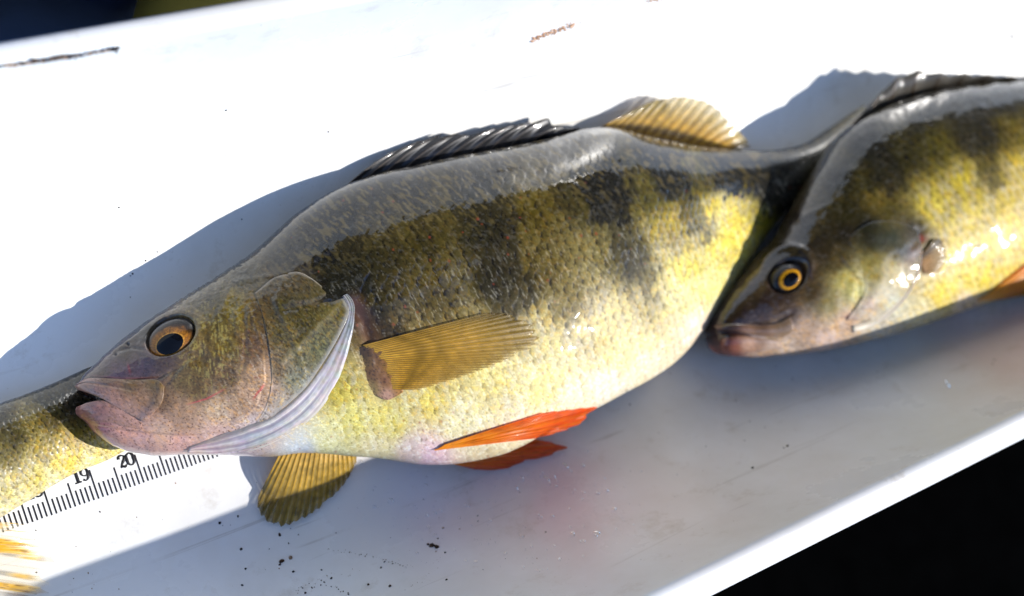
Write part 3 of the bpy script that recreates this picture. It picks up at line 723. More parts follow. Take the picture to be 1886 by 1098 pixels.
fin(PERCH, 'pectoral_fin', [(668, 636), (688, 652), (704, 676), (716, 698), (722, 716)], [(905, 574), (950, 580), (982, 602), (990, 624), (970, 645), (930, 664), (880, 684), (825, 702), (775, 716)],
    (.03, .05, .03), (.09, .12, .07), 26, 46, fin_paint((.80, .44, .035), (.46, .30, .06), (.80, .52, .09), .80, .25, .3, 1, pec_band, .45), ray_col=fin_paint((.26, .14, .02), (.10, .07, .02), (.1, .07, .01), 1, .95, .3, 2, None, .6), ray_r=.5, surf=main, bow=.10, jag=.03, per=6, ripple=.5)
# fleshy fin base
patch(main, 'fin_root', PERCH, MAT_HEAD, ([(662, 640), (690, 632), (715, 640)], [(690, 728), (715, 736), (742, 722)], [(662, 640), (668, 690), (690, 728)], [(715, 640), (736, 682), (742, 722)]), 40, 50,
      lambda a, b, x, y: 1.4 * sstep(0, .3, a) + 1.6 * np.sin(math.pi * np.clip(a, .02, .98)) ** 1.2 * np.sin(math.pi * np.clip(b, .03, .97)) ** .6 + 2.4 * (fbm(x / 9, y / 9, 88) - .5),
      lambda x, y, a, b: np.clip(shepard(x, y, [(668, 648, (88, 68, 44)), (666, 670, (120, 98, 56)), (682, 718, (176, 152, 92)), (700, 645, (118, 84, 56)), (688, 690, (128, 94, 60)), (708, 700, (132, 90, 52)), (712, 728, (196, 156, 132)), (718, 655, (150, 104, 36)), (726, 680, (178, 126, 44)), (732, 700, (184, 132, 48)), (738, 715, (190, 140, 70)), (680, 715, (156, 130, 86))], E_LIT) * (1 - .6 * dots(x, y, 5.5, 1.5, .8, 96))[..., None], .003, .8))
ORN = lambda k: fin_paint((.95, .30, .008), (.95, .14, .004), (.95, .34, .02), .99, .93, .35, k)
fin(PERCH, 'pelvic_fin', [(800, 829), (806, 827), (812, 824), (818, 820)], [(998, 806), (1036, 795), (1072, 781), (1092, 767), (1104, 750), (1075, 752), (1040, 756), (1000, 761)],
    (3.4, 4.2), (3.3, 3.5, 4.0, 4.2), 9, 40, ORN(4), MAT_RED, over=main, ray_r=.8, bow=.15, jag=.03, per=8, ripple=.8)
fin(PERCH, 'pelvic_fin', [(800, 842), (808, 846), (818, 850), (830, 853)], [(990, 806), (1046, 821), (1040, 829), (1004, 843), (972, 848), (944, 860), (912, 866), (875, 865)],
    (3.0, 2.6), (2.4, 1.8), 8, 30, fin_paint((.95, .26, .010), (.95, .13, .005), (.95, .28, .02), .99, .94, .4, 6), MAT_RED, ray_r=.8, bow=.2, jag=.03, per=8, ripple=.8)
fin(PERCH, 'pectoral_fin', [(520, 826), (565, 822), (610, 824), (655, 832)], [(473, 920), (474, 940), (488, 962), (512, 972), (550, 960), (588, 937), (618, 912), (640, 884), (656, 852)],
    (1.3, 1.5, 1.3), (.35, .25, .35, .6), 17, 36, fin_paint((.70, .42, .022), (.34, .23, .035), (.72, .55, .2), .97, .5, .55, 8, lambda a, b, x, y: .35 * sstep(.45, .1, a) * sstep(.2, .9, b)), ray_col=fin_paint((.50, .28, .02), (.20, .13, .025), (.3, .2, .03), 1, 1, .4, 9), ray_r=1.1, bow=.2, jag=.03, per=8, ripple=.4)
DK = fin_paint((.018, .018, .022), (.014, .014, .017), (.03, .032, .04), 1, .97, .5, 10)
fin(PERCH, 'spiny_dorsal_fin', [(628, 351), (690, 328), (750, 313), (810, 301), (870, 289), (930, 277), (985, 266), (1050, 252)], [(755, 263), (815, 244), (860, 240), (910, 235), (950, 229), (990, 221), (1012, 219), (1032, 232), (1098, 238)],
    (2.9, 2.9, 2.7), (2.9, 3.2, 3.2, 2.9), 11, 24, DK, ray_col=fin_paint((.06, .04, .025), (.05, .03, .02), (.05, .04, .03), 1, 1, .3, 12), ray_r=.9, bow=.2, jag=.08, per=8, ripple=1.3, sweep=-6, rag=.22)
soft_fold_shade = lambda a, b, x, y: np.maximum(.85 * sstep(.34, .16, b - .10 * (1 - a)), .9 * sstep(.90, .97, a))  # shade in the fold along the fin's base and rear end, painted dark
fin(PERCH, 'soft_dorsal_fin', [(1092, 241), (1150, 251), (1220, 262), (1290, 270), (1348, 276)], [(1160, 207), (1200, 187), (1240, 179), (1275, 181), (1305, 190), (1335, 213), (1360, 240), (1376, 258), (1382, 272)],
    (2.6, 2.3, 1.9), (2.8, 3.5, 3.2, 1.9), 15, 30, fin_paint((.62, .34, .03), (.46, .38, .17), (.85, .58, .12), .98, .62, .3, 14, soft_fold_shade, .4), ray_col=fin_paint((.20, .10, .015), (.22, .15, .04), (.3, .2, .05), 1, 1, .3, 15, soft_fold_shade), ray_r=.9, bow=.15, jag=.012, per=8, ripple=.9, rag=.03)

# ================================================================== the perch at the right
right_st = [
 (1311, 600, 1319, 634, 3.0, .45, .4), (1320, 574, 1335, 654, 3.0, 1.0, .9), (1352, 530, 1380, 658, 3.05, 1.35, 1.1), (1395, 482, 1445, 656, 3.1, 1.85, 1.5),
 (1440, 428, 1515, 647, 3.2, 2.25, 1.9), (1475, 368, 1585, 632, 3.2, 2.55, 2.3), (1512, 303, 1655, 613, 3.2, 2.8, 2.6), (1562, 236, 1730, 588, 3.2, 3.0, 3.0),
 (1640, 192, 1800, 564, 3.2, 3.2, 3.1), (1740, 163, 1880, 538, 3.2, 3.3, 3.1), (1860, 150, 1980, 500, 3.1, 3.3, 3.05), (2000, 150, 2100, 445, 3.0, 3.0, 2.9),
 (2150, 165, 2220, 380, 2.4, 2.3, 2.3), (2300, 190, 2330, 310, 1.7, 1.3, 1.5), (2420, 195, 2430, 250, 1.2, .5, .8)]
right_st = [(*q[:4], q[4] + .35, q[5], q[6] + .35) for q in right_st]
right = Fish(right_st)
RIGHT_PTS = [
 (1540,330,(50,46,30)),(1600,250,(46,43,28)),(1700,200,(46,43,28)),(1850,180,(48,45,28)),(2000,180,(48,45,28)),(1480,420,(52,44,34)),
 (1600,330,(88,80,36)),(1660,290,(72,66,30)),(1720,280,(105,96,40)),(1850,250,(120,105,40)),(1880,330,(215,190,85)),(1780,340,(190,170,70)),(1720,380,(205,185,85)),(1800,420,(222,200,105)),(1880,440,(232,205,110)),(1980,350,(220,195,90)),
 (1560,390,(80,72,34)),(1640,390,(110,98,42)),(1620,370,(125,108,50)),(1600,420,(44,44,24)),(1620,445,(40,46,26)),(1560,430,(60,52,34)),(1680,430,(62,54,34)),(1690,480,(150,130,70)),(1660,520,(180,160,85)),(1620,500,(170,155,85)),
 (1760,480,(230,206,100)),(1740,540,(240,218,110)),(1800,510,(240,216,105)),(1880,480,(240,215,130)),(2000,430,(240,220,150)),(1700,590,(236,226,190)),(1780,562,(240,222,200)),(1620,600,(228,220,205)),(1640,560,(220,222,205)),(1600,560,(215,195,180)),
 (1560,520,(190,178,105)),(1540,480,(110,95,55)),(1580,540,(205,200,135)),(1500,540,(100,82,50)),(1530,560,(150,138,85)),(1520,470,(85,72,48)),(1500,440,(70,60,46)),(1450,470,(55,46,40)),(1480,500,(92,66,45)),(1440,540,(80,60,46)),(1400,560,(72,54,46)),(1360,580,(64,44,36)),(1330,590,(56,38,32)),
 (1400,600,(88,68,56)),(1450,580,(100,78,60)),(1480,610,(190,165,145)),(1420,625,(175,150,125)),(1400,640,(205,180,165)),(1450,640,(220,200,185)),(1520,630,(228,205,195)),(1560,590,(212,185,165)),(1345,640,(150,90,75)),(1330,615,(62,40,32)),
]
R_BARS = [((1580,240),(1640,330),30,.7,.5),((1770,180),(1800,250),44,.85,.4),((1800,250),(1830,330),26,.65,.5),((1960,170),(1990,300),40,.8,.5),((1680,180),(1700,300),20,.3,.5),((2100,180),(2130,330),30,.8,.5)]
R_OP = [(1500, 420), (1580, 385), (1640, 390), (1700, 440), (1690, 500), (1660, 560), (1590, 610), (1500, 650), (1300, 660), (1300, 500)]
def right_relief(x, y, g):
    r = np.zeros(x.shape)
    e = ellipse(x, y, (1452, 508), 40, 31, -.6); r -= 13 * (1 - sstep(.75, 1.05, e)); r += 5 * np.exp(-((ellipse(x, y, (1447, 497), 42, 34, -.6) - 1.15) / .2) ** 2) * sstep(512, 480, y)
    for P, w, h in (([(1324, 613), (1348, 612), (1378, 617)], 4, -7), ([(1355, 598), (1420, 598), (1462, 575)], 5, -3), ([(1540, 470), (1580, 520), (1583, 560), (1540, 605)], 6, -4), ([(1570, 480), (1575, 530), (1560, 570)], 10, 2.5),
                    ([(1690, 430), (1680, 490), (1650, 550), (1590, 600)], 8, -6), ([(1435, 425), (1480, 400), (1530, 375)], 6, 2), ([(1350, 652), (1430, 640), (1520, 640)], 5, -2)):
        d, t = dline(x, y, P); r += h * np.exp(-(d / w) ** 2) * np.sin(np.clip(t, .05, .95) * math.pi) ** .5
    return r + 3 * (fbm(x / 40, y / 40, 14) - .5) + 1.2 * (fbm(x / 9, y / 9, 15) - .5)
def right_mask(x, y, g): return sstep(0, 30, -sdist(x, y, R_OP)) * (1 - .5 * sstep(.88, 1, g))
def right_paint(x, y, g, sc):
    col = shepard(x, y, RIGHT_PTS, E_LIT)
    jx, jy = x + sc['mask'] * 16 * (hash2(sc['I'], sc['J'], 5) - .5), y + sc['mask'] * 16 * (hash2(sc['I'], sc['J'], 6) - .5)
    bar = np.zeros(x.shape)
    for p0, p1, w, s, sf in R_BARS:
        d, _ = dline(jx, jy, [p0, p1]); bar = np.maximum(bar, s * (1 - sstep(w * (1 - sf), w * (1 + sf), d)))
    col = col * (1 - bar[..., None]) + bar[..., None] * np.array([.016, .0145, .01])
    col = col * np.clip((col.mean(-1, keepdims=True) / .20) ** .4, .5, 1)
    dark = np.clip(1.15 - col.mean(-1) * 5, 0, 1)
    col = scale_paint(col, sc, x, y, dark, 3)
    col = flecks(col, x, y, .5, .5, .35, 3)
    col = paint_lines(col, x, y, [([(1563, 585), (1585, 572), (1598, 562)], 3.5, (.5, .05, .05), .8), ([(1680, 465), (1690, 440), (1705, 440)], 7, (.28, .02, .02), .8), ([(1326, 613), (1348, 612), (1378, 617)], 3.5, (.03, .012, .008), .9), ([(1330, 630), (1338, 650)], 5, (.3, .1, .06), .8)])
    return np.clip(col, .002, .85)
c0 = unproj(1700, 400, 0.0)
PERCH_R = empty('perch', (float(c0[0]), float(c0[1]), 0), 'blurred perch with yellow-ringed eye, its snout over the largest perch\'s tail, at right', 'fish', 'perch lying in the tray')
body_mesh(right, 620, 300, 50, right_paint, right_relief, 30, right_mask, .016, PERCH_R, MAT_SKIN, dry_from=(1400, 1560))
def iris_right(t, p):
    k = (t - .50) / .36; n = fbm(p * 5, t * 9, 83, 3)
    c = np.array([.50, .23, .010]) * (.65 + .7 * n)[..., None]
    return c * (1 - .92 * sstep(.55, .9, k))[..., None]
eye(right, PERCH_R, 1449, 509, .0088, .0020, (.10, -.40, 0), iris_right, .54, .78)
R_GF = [(1560, 440), (1585, 490), (1592, 540), (1560, 590)]
R_GR = [(1688, 425), (1692, 470), (1672, 530), (1612, 590)]
patch(right, 'gill_cover', PERCH_R, MAT_HEAD, ([(1560, 440), (1600, 412), (1650, 410), (1688, 425)], [(1560, 590), (1612, 590)], R_GF, R_GR), 60, 60,
      lambda a, b, x, y: 6 * sstep(0, .4, a) * (1 - .4 * b) + 1.5 * (fbm(x / 14, y / 14, 63) - .5),
      lambda x, y, a, b: np.clip(flecks(shepard(x, y, RIGHT_PTS + [(1600,440,(46,44,26)),(1640,440,(44,52,30)),(1660,460,(56,58,32)),(1600,500,(165,150,78)),(1640,500,(190,170,90)),(1620,550,(205,190,150)),(1680,470,(90,50,36))], E_LIT), x, y, .5, .5, .3, 5), .003, .8))
patch(right, 'gill_membrane', PERCH_R, MAT_MEMB, ([(1690, 455), (1685, 500), (1655, 550), (1610, 585), (1570, 600)], [(1697, 455), (1691, 503), (1662, 557), (1614, 598), (1570, 612)], [(1690, 455), (1697, 455)], [(1570, 600), (1570, 612)]), 70, 20,
      lambda a, b, x, y: 3 * sstep(1.02, .85, b) + 1.2 * np.cos(b * 8), lambda x, y, a, b: np.ones(x.shape + (3,)) * np.array([.52, .46, .36]) * (1 + .3 * (fbm(x / 14, y / 9, 79) - .5))[..., None])
RJ = [(1345,608,(70,50,42)),(1400,605,(105,82,66)),(1440,600,(130,108,86)),(1460,615,(165,140,115)),(1400,620,(150,120,100)),(1345,640,(150,92,76)),(1335,635,(140,80,62)),(1380,632,(195,160,140)),(1420,642,(210,186,170)),(1450,645,(220,200,186))]
rj_paint = lambda x, y, a, b: np.clip(flecks(shepard(x, y, RJ, E_LIT), x, y, .2, .25, .2, 9), .003, .8)
patch(right, 'upper_jaw', PERCH_R, MAT_HEAD, ([(1314, 600), (1350, 597), (1420, 598), (1455, 585)], [(1316, 609), (1350, 610), (1385, 616), (1440, 622)], [(1314, 600), (1316, 609)], [(1455, 585), (1458, 605), (1440, 622)]), 60, 24, lambda a, b, x, y: 1 + 5 * np.sin(math.pi * np.clip(b, .03, .97)) ** .6, rj_paint, 5)
patch(right, 'lower_jaw', PERCH_R, MAT_HEAD, ([(1330, 624), (1355, 619), (1390, 622), (1440, 630)], [(1338, 648), (1360, 650), (1400, 646), (1440, 642)], [(1330, 624), (1338, 648)], [(1440, 630), (1440, 642)]), 50, 24, lambda a, b, x, y: 1 + 6 * np.sin(math.pi * np.clip(b, .03, .97)) ** .6 * (1 - .7 * a), rj_paint, 5)
fin(PERCH_R, 'pectoral_fin', [(1696, 470), (1696, 488), (1700, 504)], [(1718, 440), (1728, 440), (1736, 452), (1738, 472), (1733, 490), (1724, 503)], (.03, .05, .03), (.14, .16, .10), 9, 20, fin_paint((.30, .12, .015), (.34, .20, .02), (.42, .27, .04), 1, .9, .5, 20, lambda a, b, x, y: .85 * np.maximum(np.exp(-((a - .12) / .12) ** 2), .8 * sstep(.8, .95, b) * (1 - a)), 0.0), MAT_DRYFIN, ray_mat=MAT_DRYFIN, ray_r=.6, ripple=.3, surf=right, bow=.03, per=6)
fin(PERCH_R, 'pelvic_fin', [(1800, 553), (1806, 550), (1815, 546), (1822, 542)], [(1960, 548), (2000, 530), (2020, 505), (2010, 480), (1960, 470), (1900, 482)], (1.4, 2.2), (1.2, 2.6), 9, 24, fin_paint((.95, .42, .012), (.95, .32, .008), (.95, .46, .03), .99, .94, .3, 22), MAT_RED, ray_r=.9, bow=.3, per=7, ripple=.8, over=right)
fin(PERCH_R, 'spiny_dorsal_fin', [(1560, 240), (1610, 208), (1680, 180), (1760, 160), (1850, 151), (1960, 150), (2060, 154)], [(1590, 205), (1640, 152), (1676, 129), (1730, 132), (1800, 136), (1880, 142), (1980, 140), (2080, 146)],
    (3.3, 3.4, 3.4), (3.4, 4.6, 4.6, 3.8), 12, 22, fin_paint((.12, .105, .085), (.13, .115, .09), (.16, .15, .13), 1, .93, .4, 24), ray_col=fin_paint((.10, .06, .03), (.14, .09, .05), (.1, .07, .04), 1, 1, .3, 25), ray_r=2.6, bow=.25, jag=.14, per=8, ripple=2.6)

# ================================================================== the perch at the left
left_st = [
 (-640, 1010, -630, 1060, 2.4, .3, .3), (-600, 930, -560, 1130, 2.4, 1.4, 1.4), (-500, 890, -450, 1170, 2.5, 2.2, 2.2), (-400, 866, -350, 1150, 2.5, 2.5, 2.4), (-280, 836, -220, 1085, 2.4, 2.45, 2.3), (-130, 790, -80, 1003, 2.1, 2.15, 2.0),
 (-5, 745, 35, 933, 1.7, 1.75, 1.6), (85, 712, 130, 876, 1.4, 1.4, 1.3), (165, 676, 210, 842, 1.05, .85, 1.05), (240, 640, 280, 795, .9, .6, .9), (320, 592, 350, 730, .9, .5, .8)]
left_st = [(*q[:4], q[4] * .72, q[5] * .88, q[6] * .72) for q in left_st]
left = Fish(left_st)
LEFT_PTS = [(0,760,(60,56,34)),(80,725,(56,52,30)),(150,690,(46,42,26)),(-150,800,(56,52,32)),(30,800,(84,76,40)),(100,770,(78,68,34)),(140,745,(58,46,30)),(20,850,(140,126,66)),(80,830,(150,132,60)),(140,800,(150,128,52)),(180,790,(190,168,80)),
            (10,900,(190,178,118)),(60,880,(205,190,115)),(120,850,(220,198,105)),(190,815,(222,202,120)),(-10,940,(220,212,175)),(40,920,(226,216,170)),(100,885,(232,222,170)),(170,855,(230,220,165)),(230,825,(230,218,160)),(-150,900,(170,155,90)),(-150,980,(230,220,180)),(-400,1000,(150,130,70)),(260,740,(170,150,70))]
def left_paint(x, y, g, sc):
    col = shepard(x, y, LEFT_PTS, E_LIT)
    d, _ = dline(x, y, [(-20, 740), (10, 830)]); bar = .5 * (1 - sstep(15, 50, d)); d, _ = dline(x, y, [(120, 690), (150, 770)]); bar = np.maximum(bar, .6 * (1 - sstep(12, 40, d)))
    col = col * (1 - bar[..., None]) + bar[..., None] * np.array([.018, .016, .01])
    dark = np.clip(1.15 - col.mean(-1) * 5, 0, 1)
    col = scale_paint(col, sc, x, y, dark, 9)
    return np.clip(flecks(col, x, y, .55, .55, .6, 9), .002, .85)
c0 = unproj(-100, 900, 0.0)
PERCH_L = empty('perch', (float(c0[0]), float(c0[1]), 0), 'perch showing only its scaly tail half beside the ruler at the left edge', 'fish', 'perch lying in the tray')
body_mesh(left, 620, 240, 40, left_paint, lambda x, y, g: 3 * (fbm(x / 50, y / 50, 19) - .5), 22, lambda x, y, g: 1 - .5 * sstep(.9, 1, g), .085, PERCH_L, MAT_SKIN)
def anal_paint(alpha, k):
    def f(a, b, x, y, nr):
        bun = fbm(a * 8 + .4 * b, b * 1.1, k, 3)
        st = sstep(.46, .60, bun)
        c = mixc((.86, .50, .012), (.84, .60, .16), sstep(.3, 1, b)); c = mixc(c, (.86, .78, .55), 1 - st)
        dk = sstep(.60, .68, fbm(a * 60, b * 9, k + 3, 2)) * (.55 + .4 * sstep(.4, .1, a)) * st
        dk = np.maximum(dk, .6 * sstep(.30, .12, a) * sstep(.5, .62, fbm(a * 40, b * 4, k + 7)))
        c = c * (1 - dk[..., None] * np.array([.72, .78, .6]))
        al = (.10 + alpha * st) * (1 - .9 * sstep(.62, 1.0, b + .35 * (bun - .5)))
        return np.concatenate([np.clip(c, .003, .86), np.clip(np.maximum(al, dk * .8 * (1 - sstep(.7, 1, b))), 0, 1)[..., None]], -1)
    return f
fin(PERCH_L, 'anal_fin', [(-130, 1085), (-90, 1050), (-50, 1010), (-20, 960)], [(70, 1110), (100, 1092), (106, 1066), (102, 1045), (96, 1022), (80, 1000), (64, 968)], (1.0, 1.2), (.3, .4), 11, 40,
    anal_paint(.80, 130), ray_col=anal_paint(.55, 131), ray_r=.8, bow=.15, jag=.02, per=10, ripple=.4, rag=.2)
fin(PERCH_L, 'tail_fin', [(318, 600), (330, 640), (340, 690), (350, 725)], [(425, 492), (450, 560), (440, 620), (480, 700), (470, 770)], (.9, .9), (.5, .4), 15, 20, fin_paint((.10, .08, .02), (.16, .12, .03), (.2, .15, .05), 1, .9, .4, 33), ray_r=1.6, bow=.1, per=6)

# ================================================================== ruler printed strip on the tray floor
def tick_px(v):
    """the tape's scale: where mark v meets the strip's lower edge"""
    a, b = on_floor(np.array(95.8), np.array(949.0)), on_floor(np.array(265.0), np.array(889.0)); return a + (b - a) * (v - 18) / 2
RULER = empty('ruler_tape', tuple(tick_px(19)), 'white ruler strip with black ticks and numbers 19 and 20 under the fish', 'ruler')
rx0, ry0 = tick_px(15)[0], tick_px(18)[1]
U_ = float(tick_px(19)[0] - tick_px(18)[0])
strip_w = U_ * 1.30
def box(x0, x1, y0, y1, z0, z1):
    V = [(x0, y0, z0), (x1, y0, z0), (x1, y1, z0), (x0, y1, z0), (x0, y0, z1), (x1, y0, z1), (x1, y1, z1), (x0, y1, z1)]
    return np.array(V, float), np.array([(3, 2, 1, 0), (4, 5, 6, 7), (0, 1, 5, 4), (1, 2, 6, 5), (2, 3, 7, 6), (3, 0, 4, 7)])
MAT_STRIP = plain('ruler_strip', (.80, .80, .79), .3, .45)
MAT_INK = plain('black_ink', (.012, .012, .016), .45, .3)
def sx(v): return float(tick_px(18)[0] + (v - 18) * U_)
def lay(V, lift):
    """press a flat print onto the curved floor"""
    V = np.array(V, float); V[..., 2] += floor_z(V[..., 1]) + lift; return V
xs = np.linspace(sx(14), sx(25), 60); ys = np.linspace(ry0 - U_ * .04, ry0 + strip_w, 30)
Vs = np.stack(np.broadcast_arrays(xs[:, None], ys[None], 0), -1)
V1, V0 = lay(Vs, .0006), lay(Vs, .0001)
mesh_obj('strip', *merge([(V1, grid_faces(60, 30)), (V0, grid_faces(60, 30)[:, ::-1]), (np.stack([V0[:, 0], V1[:, 0]], 1), grid_faces(60, 2))]), MAT_STRIP, RULER)
for k in range(160, 241):
    v = k / 10; L = .66 if k % 10 == 0 else (.54 if k % 5 == 0 else .335)
    w = U_ * .017; j = float(hash2(k, 3.0)) * .012
    yy = np.linspace(ry0 + U_ * j, ry0 + U_ * L, 8)
    q = np.stack(np.broadcast_arrays(np.array([sx(v) - w, sx(v) + w])[:, None], yy[None], 0), -1)
    mesh_obj('tick_mark', *merge([(lay(q, .00075), grid_faces(2, 8)), (lay(q, .00062), grid_faces(2, 8)[:, ::-1])]), MAT_INK, RULER, smooth=False)
def stroke(P, w):
    """a pen stroke of varying width as a thin printed shape"""
    P = resample(P, 28); w = np.interp(np.linspace(0, 1, 28), np.linspace(0, 1, len(w)), w)
    T = np.gradient(P, axis=0); T /= np.linalg.norm(T, axis=1)[:, None] + 1e-9; Nn = np.stack([-T[:, 1], T[:, 0]], -1)
    L, R = P + Nn * w[:, None] / 2, P - Nn * w[:, None] / 2
    return np.stack([L, R], 1)
DIG = {'0': [([(.30, .98), (.08, .80), (.06, .5), (.08, .2), (.30, .02), (.52, .2), (.54, .5), (.52, .8), (.30, .98)], (.08, .17, .19, .17, .08, .17, .19, .17, .08))],
       '1': [([(.32, 1.0), (.32, .03)], (.19, .19)), ([(.08, .05), (.56, .05)], (.09, .09)), ([(.08, .80), (.20, .84), (.32, .98)], (.08, .09, .05))],
       '2': [([(.08, .72), (.12, .90), (.30, .97), (.50, .86), (.48, .64), (.26, .36), (.08, .10)], (.19, .15, .08, .18, .19, .13, .07)), ([(.06, .08), (.24, .12), (.40, .06), (.56, .18)], (.10, .15, .16, .05))],
       '9': [([(.52, .66), (.46, .44), (.30, .38), (.10, .52), (.09, .78), (.28, .97), (.48, .86), (.54, .60), (.48, .20), (.28, .03), (.10, .16)], (.09, .08, .08, .16, .18, .08, .15, .18, .17, .08, .15))],
       '8': [([(.30, .97), (.12, .86), (.14, .66), (.32, .54), (.50, .40), (.52, .14), (.30, .03), (.08, .14), (.10, .38), (.30, .52), (.48, .68), (.48, .88), (.30, .97)], (.08, .13, .16, .18, .18, .14, .08, .14, .13, .08, .10, .13, .08))],
       '7': [([(.06, .92), (.54, .92)], (.13, .13)), ([(.52, .92), (.30, .5), (.24, .03)], (.1, .15, .2))]}
def numeral(ch, x, y, h):
    parts = []
    for q, (P, w) in enumerate(DIG[ch]):
        g = stroke(P, np.array(w) * 1.25) * h; g[..., 0] += x; g[..., 1] += y
        n = len(g); z = .00064 + .00004 * q
        V = np.concatenate([lay(np.concatenate([g, np.zeros((n, 2, 1))], -1), z + .0001), lay(np.concatenate([g, np.zeros((n, 2, 1))], -1), z)], 1)   # 4 per station
        V = V[:, [0, 1, 3, 2]]
        parts.append((V, grid_faces(n, 4, True)))
    mesh_obj('numeral', *merge(parts), MAT_INK, RULER, smooth=False)
for v, tx in ((17, '17'), (18, '18'), (19, '19'), (20, '20'), (21, '21'), (22, '22')):
    h = U_ * .29
    numeral(tx[0], sx(v) - U_ * .38, ry0 + U_ * .46, h); numeral(tx[1], sx(v) - U_ * .38 + h * .60, ry0 + U_ * .46, h)

# ================================================================== grit, dirt, droplets
def blob(P, r, sq=.55, k=0):
    """a small irregular crumb"""
    th = np.linspace(0, math.pi, 5)[:, None]; ph = np.linspace(0, 2 * math.pi, 7, endpoint=False)[None]
    q = np.stack(np.broadcast_arrays(np.sin(th) * np.cos(ph), np.sin(th) * np.sin(ph), np.cos(th) * sq), -1)
    q = q * (.65 + .7 * rng.random(q.shape[:2] + (1,)))
    q[..., 0] *= .7 + .9 * rng.random(); an = rng.random() * 3.1; c, s = math.cos(an), math.sin(an)
    q = np.stack([q[..., 0] * c - q[..., 1] * s, q[..., 0] * s + q[..., 1] * c, q[..., 2]], -1)
    return P + r * q + np.array([0, 0, r * sq * .4]), grid_faces(5, 7, True)
grit, colr = [], []
def speck(x, y, r, c):
    if y > 1090 - (x - 1185) * .4865 - 6: return                # stays inside the front rim
    P = on_floor(np.array(float(x)), np.array(float(y)))
    if not YF_IN + .004 < P[1] < YB_IN - .004: return
    b = blob(P, r * PX); grit.append(b); colr.append(np.repeat(np.array(c)[None], 35, 0))
BLK, BRN, TAN = (.012, .010, .009), (.06, .032, .018), (.30, .19, .11)
for x, y, r, c in [(796, 1005, 8, BRN), (804, 1008, 6, BRN), (788, 1003, 4, BRN), (806, 992, 3, BRN), (1386, 862, 4, BLK), (1450, 822, 3.5, BRN), (1685, 813, 6, BRN), (1692, 810, 3, BRN), (515, 985, 4, BRN), (519, 1034, 5, BRN), (535, 1028, 5, TAN), (515, 1040, 3, BRN),
                   (444, 1012, 3.2, BLK), (452, 1048, 3.2, BLK), (540, 1053, 3.4, BLK), (610, 1065, 3.4, BLK), (592, 1050, 2.6, BLK), (820, 1018, 3, BLK), (708, 1035, 3, BRN), (822, 1068, 3, BLK), (678, 1077, 3, BRN), (718, 1080, 4, BRN), (562, 1092, 4, BRN), (405, 964, 3.6, BLK), (438, 951, 3.6, BLK), (410, 968, 2, BRN),
                   (445, 1011, 3, BLK), (446, 1078, 3.4, BLK), (184, 943, 2.6, BRN), (66, 977, 2.2, BRN), (300, 958, 2.2, BRN), (290, 920, 2.2, TAN), (252, 953, 2.5, TAN), (323, 890, 2.6, TAN), (1075, 1076, 2.6, BLK), (1088, 1090, 3, BLK), (716, 60, 3.4, BLK), (416, 203, 3, BLK), (219, 382, 2.4, BRN), (268, 480, 2.4, BLK), (244, 504, 2.6, BLK),
                   (240, 547, 2, BLK), (290, 464, 2, BLK), (445, 404, 2, BLK), (605, 243, 2, BRN), (240, 508, 2.2, BLK), (610, 900, 2, BRN), (1160, 745, 2.5, BRN), (780, 920, 2, BRN), (880, 950, 2, BRN), (1800, 770, 3, BRN), (1005, 980, 2.4, BRN), (880, 960, 1.6, BRN)]:
    speck(x, y, r * .62, c)
for k in range(85):
    x, y = rng.random() * 900 + 60, 0; y = 880 + rng.random() * 240
    if y < 1010 - (x - 60) * .28: 
        if rng.random() < .6: continue
    speck(x, y, .5 + 1.1 * rng.random() ** 3, BRN if rng.random() < .6 else (BLK if rng.random() < .5 else TAN))
for k in range(130):
    x, y = 950 + rng.random() * 860, 660 + rng.random() * 430
    speck(x, y, .45 + .9 * rng.random() ** 3, BRN if rng.random() < .7 else TAN)
for k in range(60):
    speck(rng.random() * 1886, 90 + rng.random() * 300, .4 + .6 * rng.random() ** 2, TAN if rng.random() < .7 else BRN)
# crumbly streaks: curved thread stains on the floor, caked dirt along the rims
def streak(P, n, r, jit, c):
    for q in resample(P, n):
        speck(q[0] + rng.normal() * jit, q[1] + rng.normal() * jit, r * (.4 + rng.random()), c)
streak([(560, 1085), (585, 1076), (610, 1079), (640, 1095)], 20, .9, 3.5, BRN); streak([(530, 1098), (560, 1082), (600, 1062), (660, 1055)], 26, .6, 3.5, (.3, .24, .17)); streak([(745, 1085), (790, 1060), (815, 1020)], 18, .5, 3.5, (.3, .24, .17))
streak([(600, 1012), (680, 1025), (760, 1045)], 30, .8, 2, (.22, .17, .12)); streak([(1540, 815), (1570, 832), (1640, 850)], 36, 1.0, 1.0, (.30, .27, .2)); streak([(1350, 925), (1345, 945), (1328, 968)], 26, .8, .6, (.34, .26, .16)); streak([(1830, 660), (1850, 700), (1880, 750)], 30, 1.6, 3, (.3, .24, .16))
V, F = merge(grit); g = mesh_obj('dirt_specks', V, F, skin_mat('wet_dirt', .7, .0, .2, 0, .3, bump=0), None, np.concatenate(colr))
tag(g, 'dark grit and brown dirt specks scattered over the white tray floor', 'dirt', kind='stuff')
def rim_pt(x, y, z): return unproj(float(x), float(y), z)
cake, ccol = [], []
def caked(P, n, r, jit, z, cols):
    for q in resample(P, n):
        x, y = q[0] + rng.normal() * jit * 2, q[1] + rng.normal() * jit
        b = blob(rim_pt(x, y, z), r * PX * (.4 + 1.1 * rng.random() ** 2), .3); cake.append(b); ccol.append(np.repeat(np.array(cols[rng.integers(len(cols))])[None], 35, 0))
zt = RIM - .0005
caked([(-10, 124), (60, 115), (110, 107), (160, 100), (214, 90)], 220, 1.4, 1.8, zt, [(.30, .19, .12), (.05, .035, .03), (.04, .03, .028), (.36, .24, .15)])
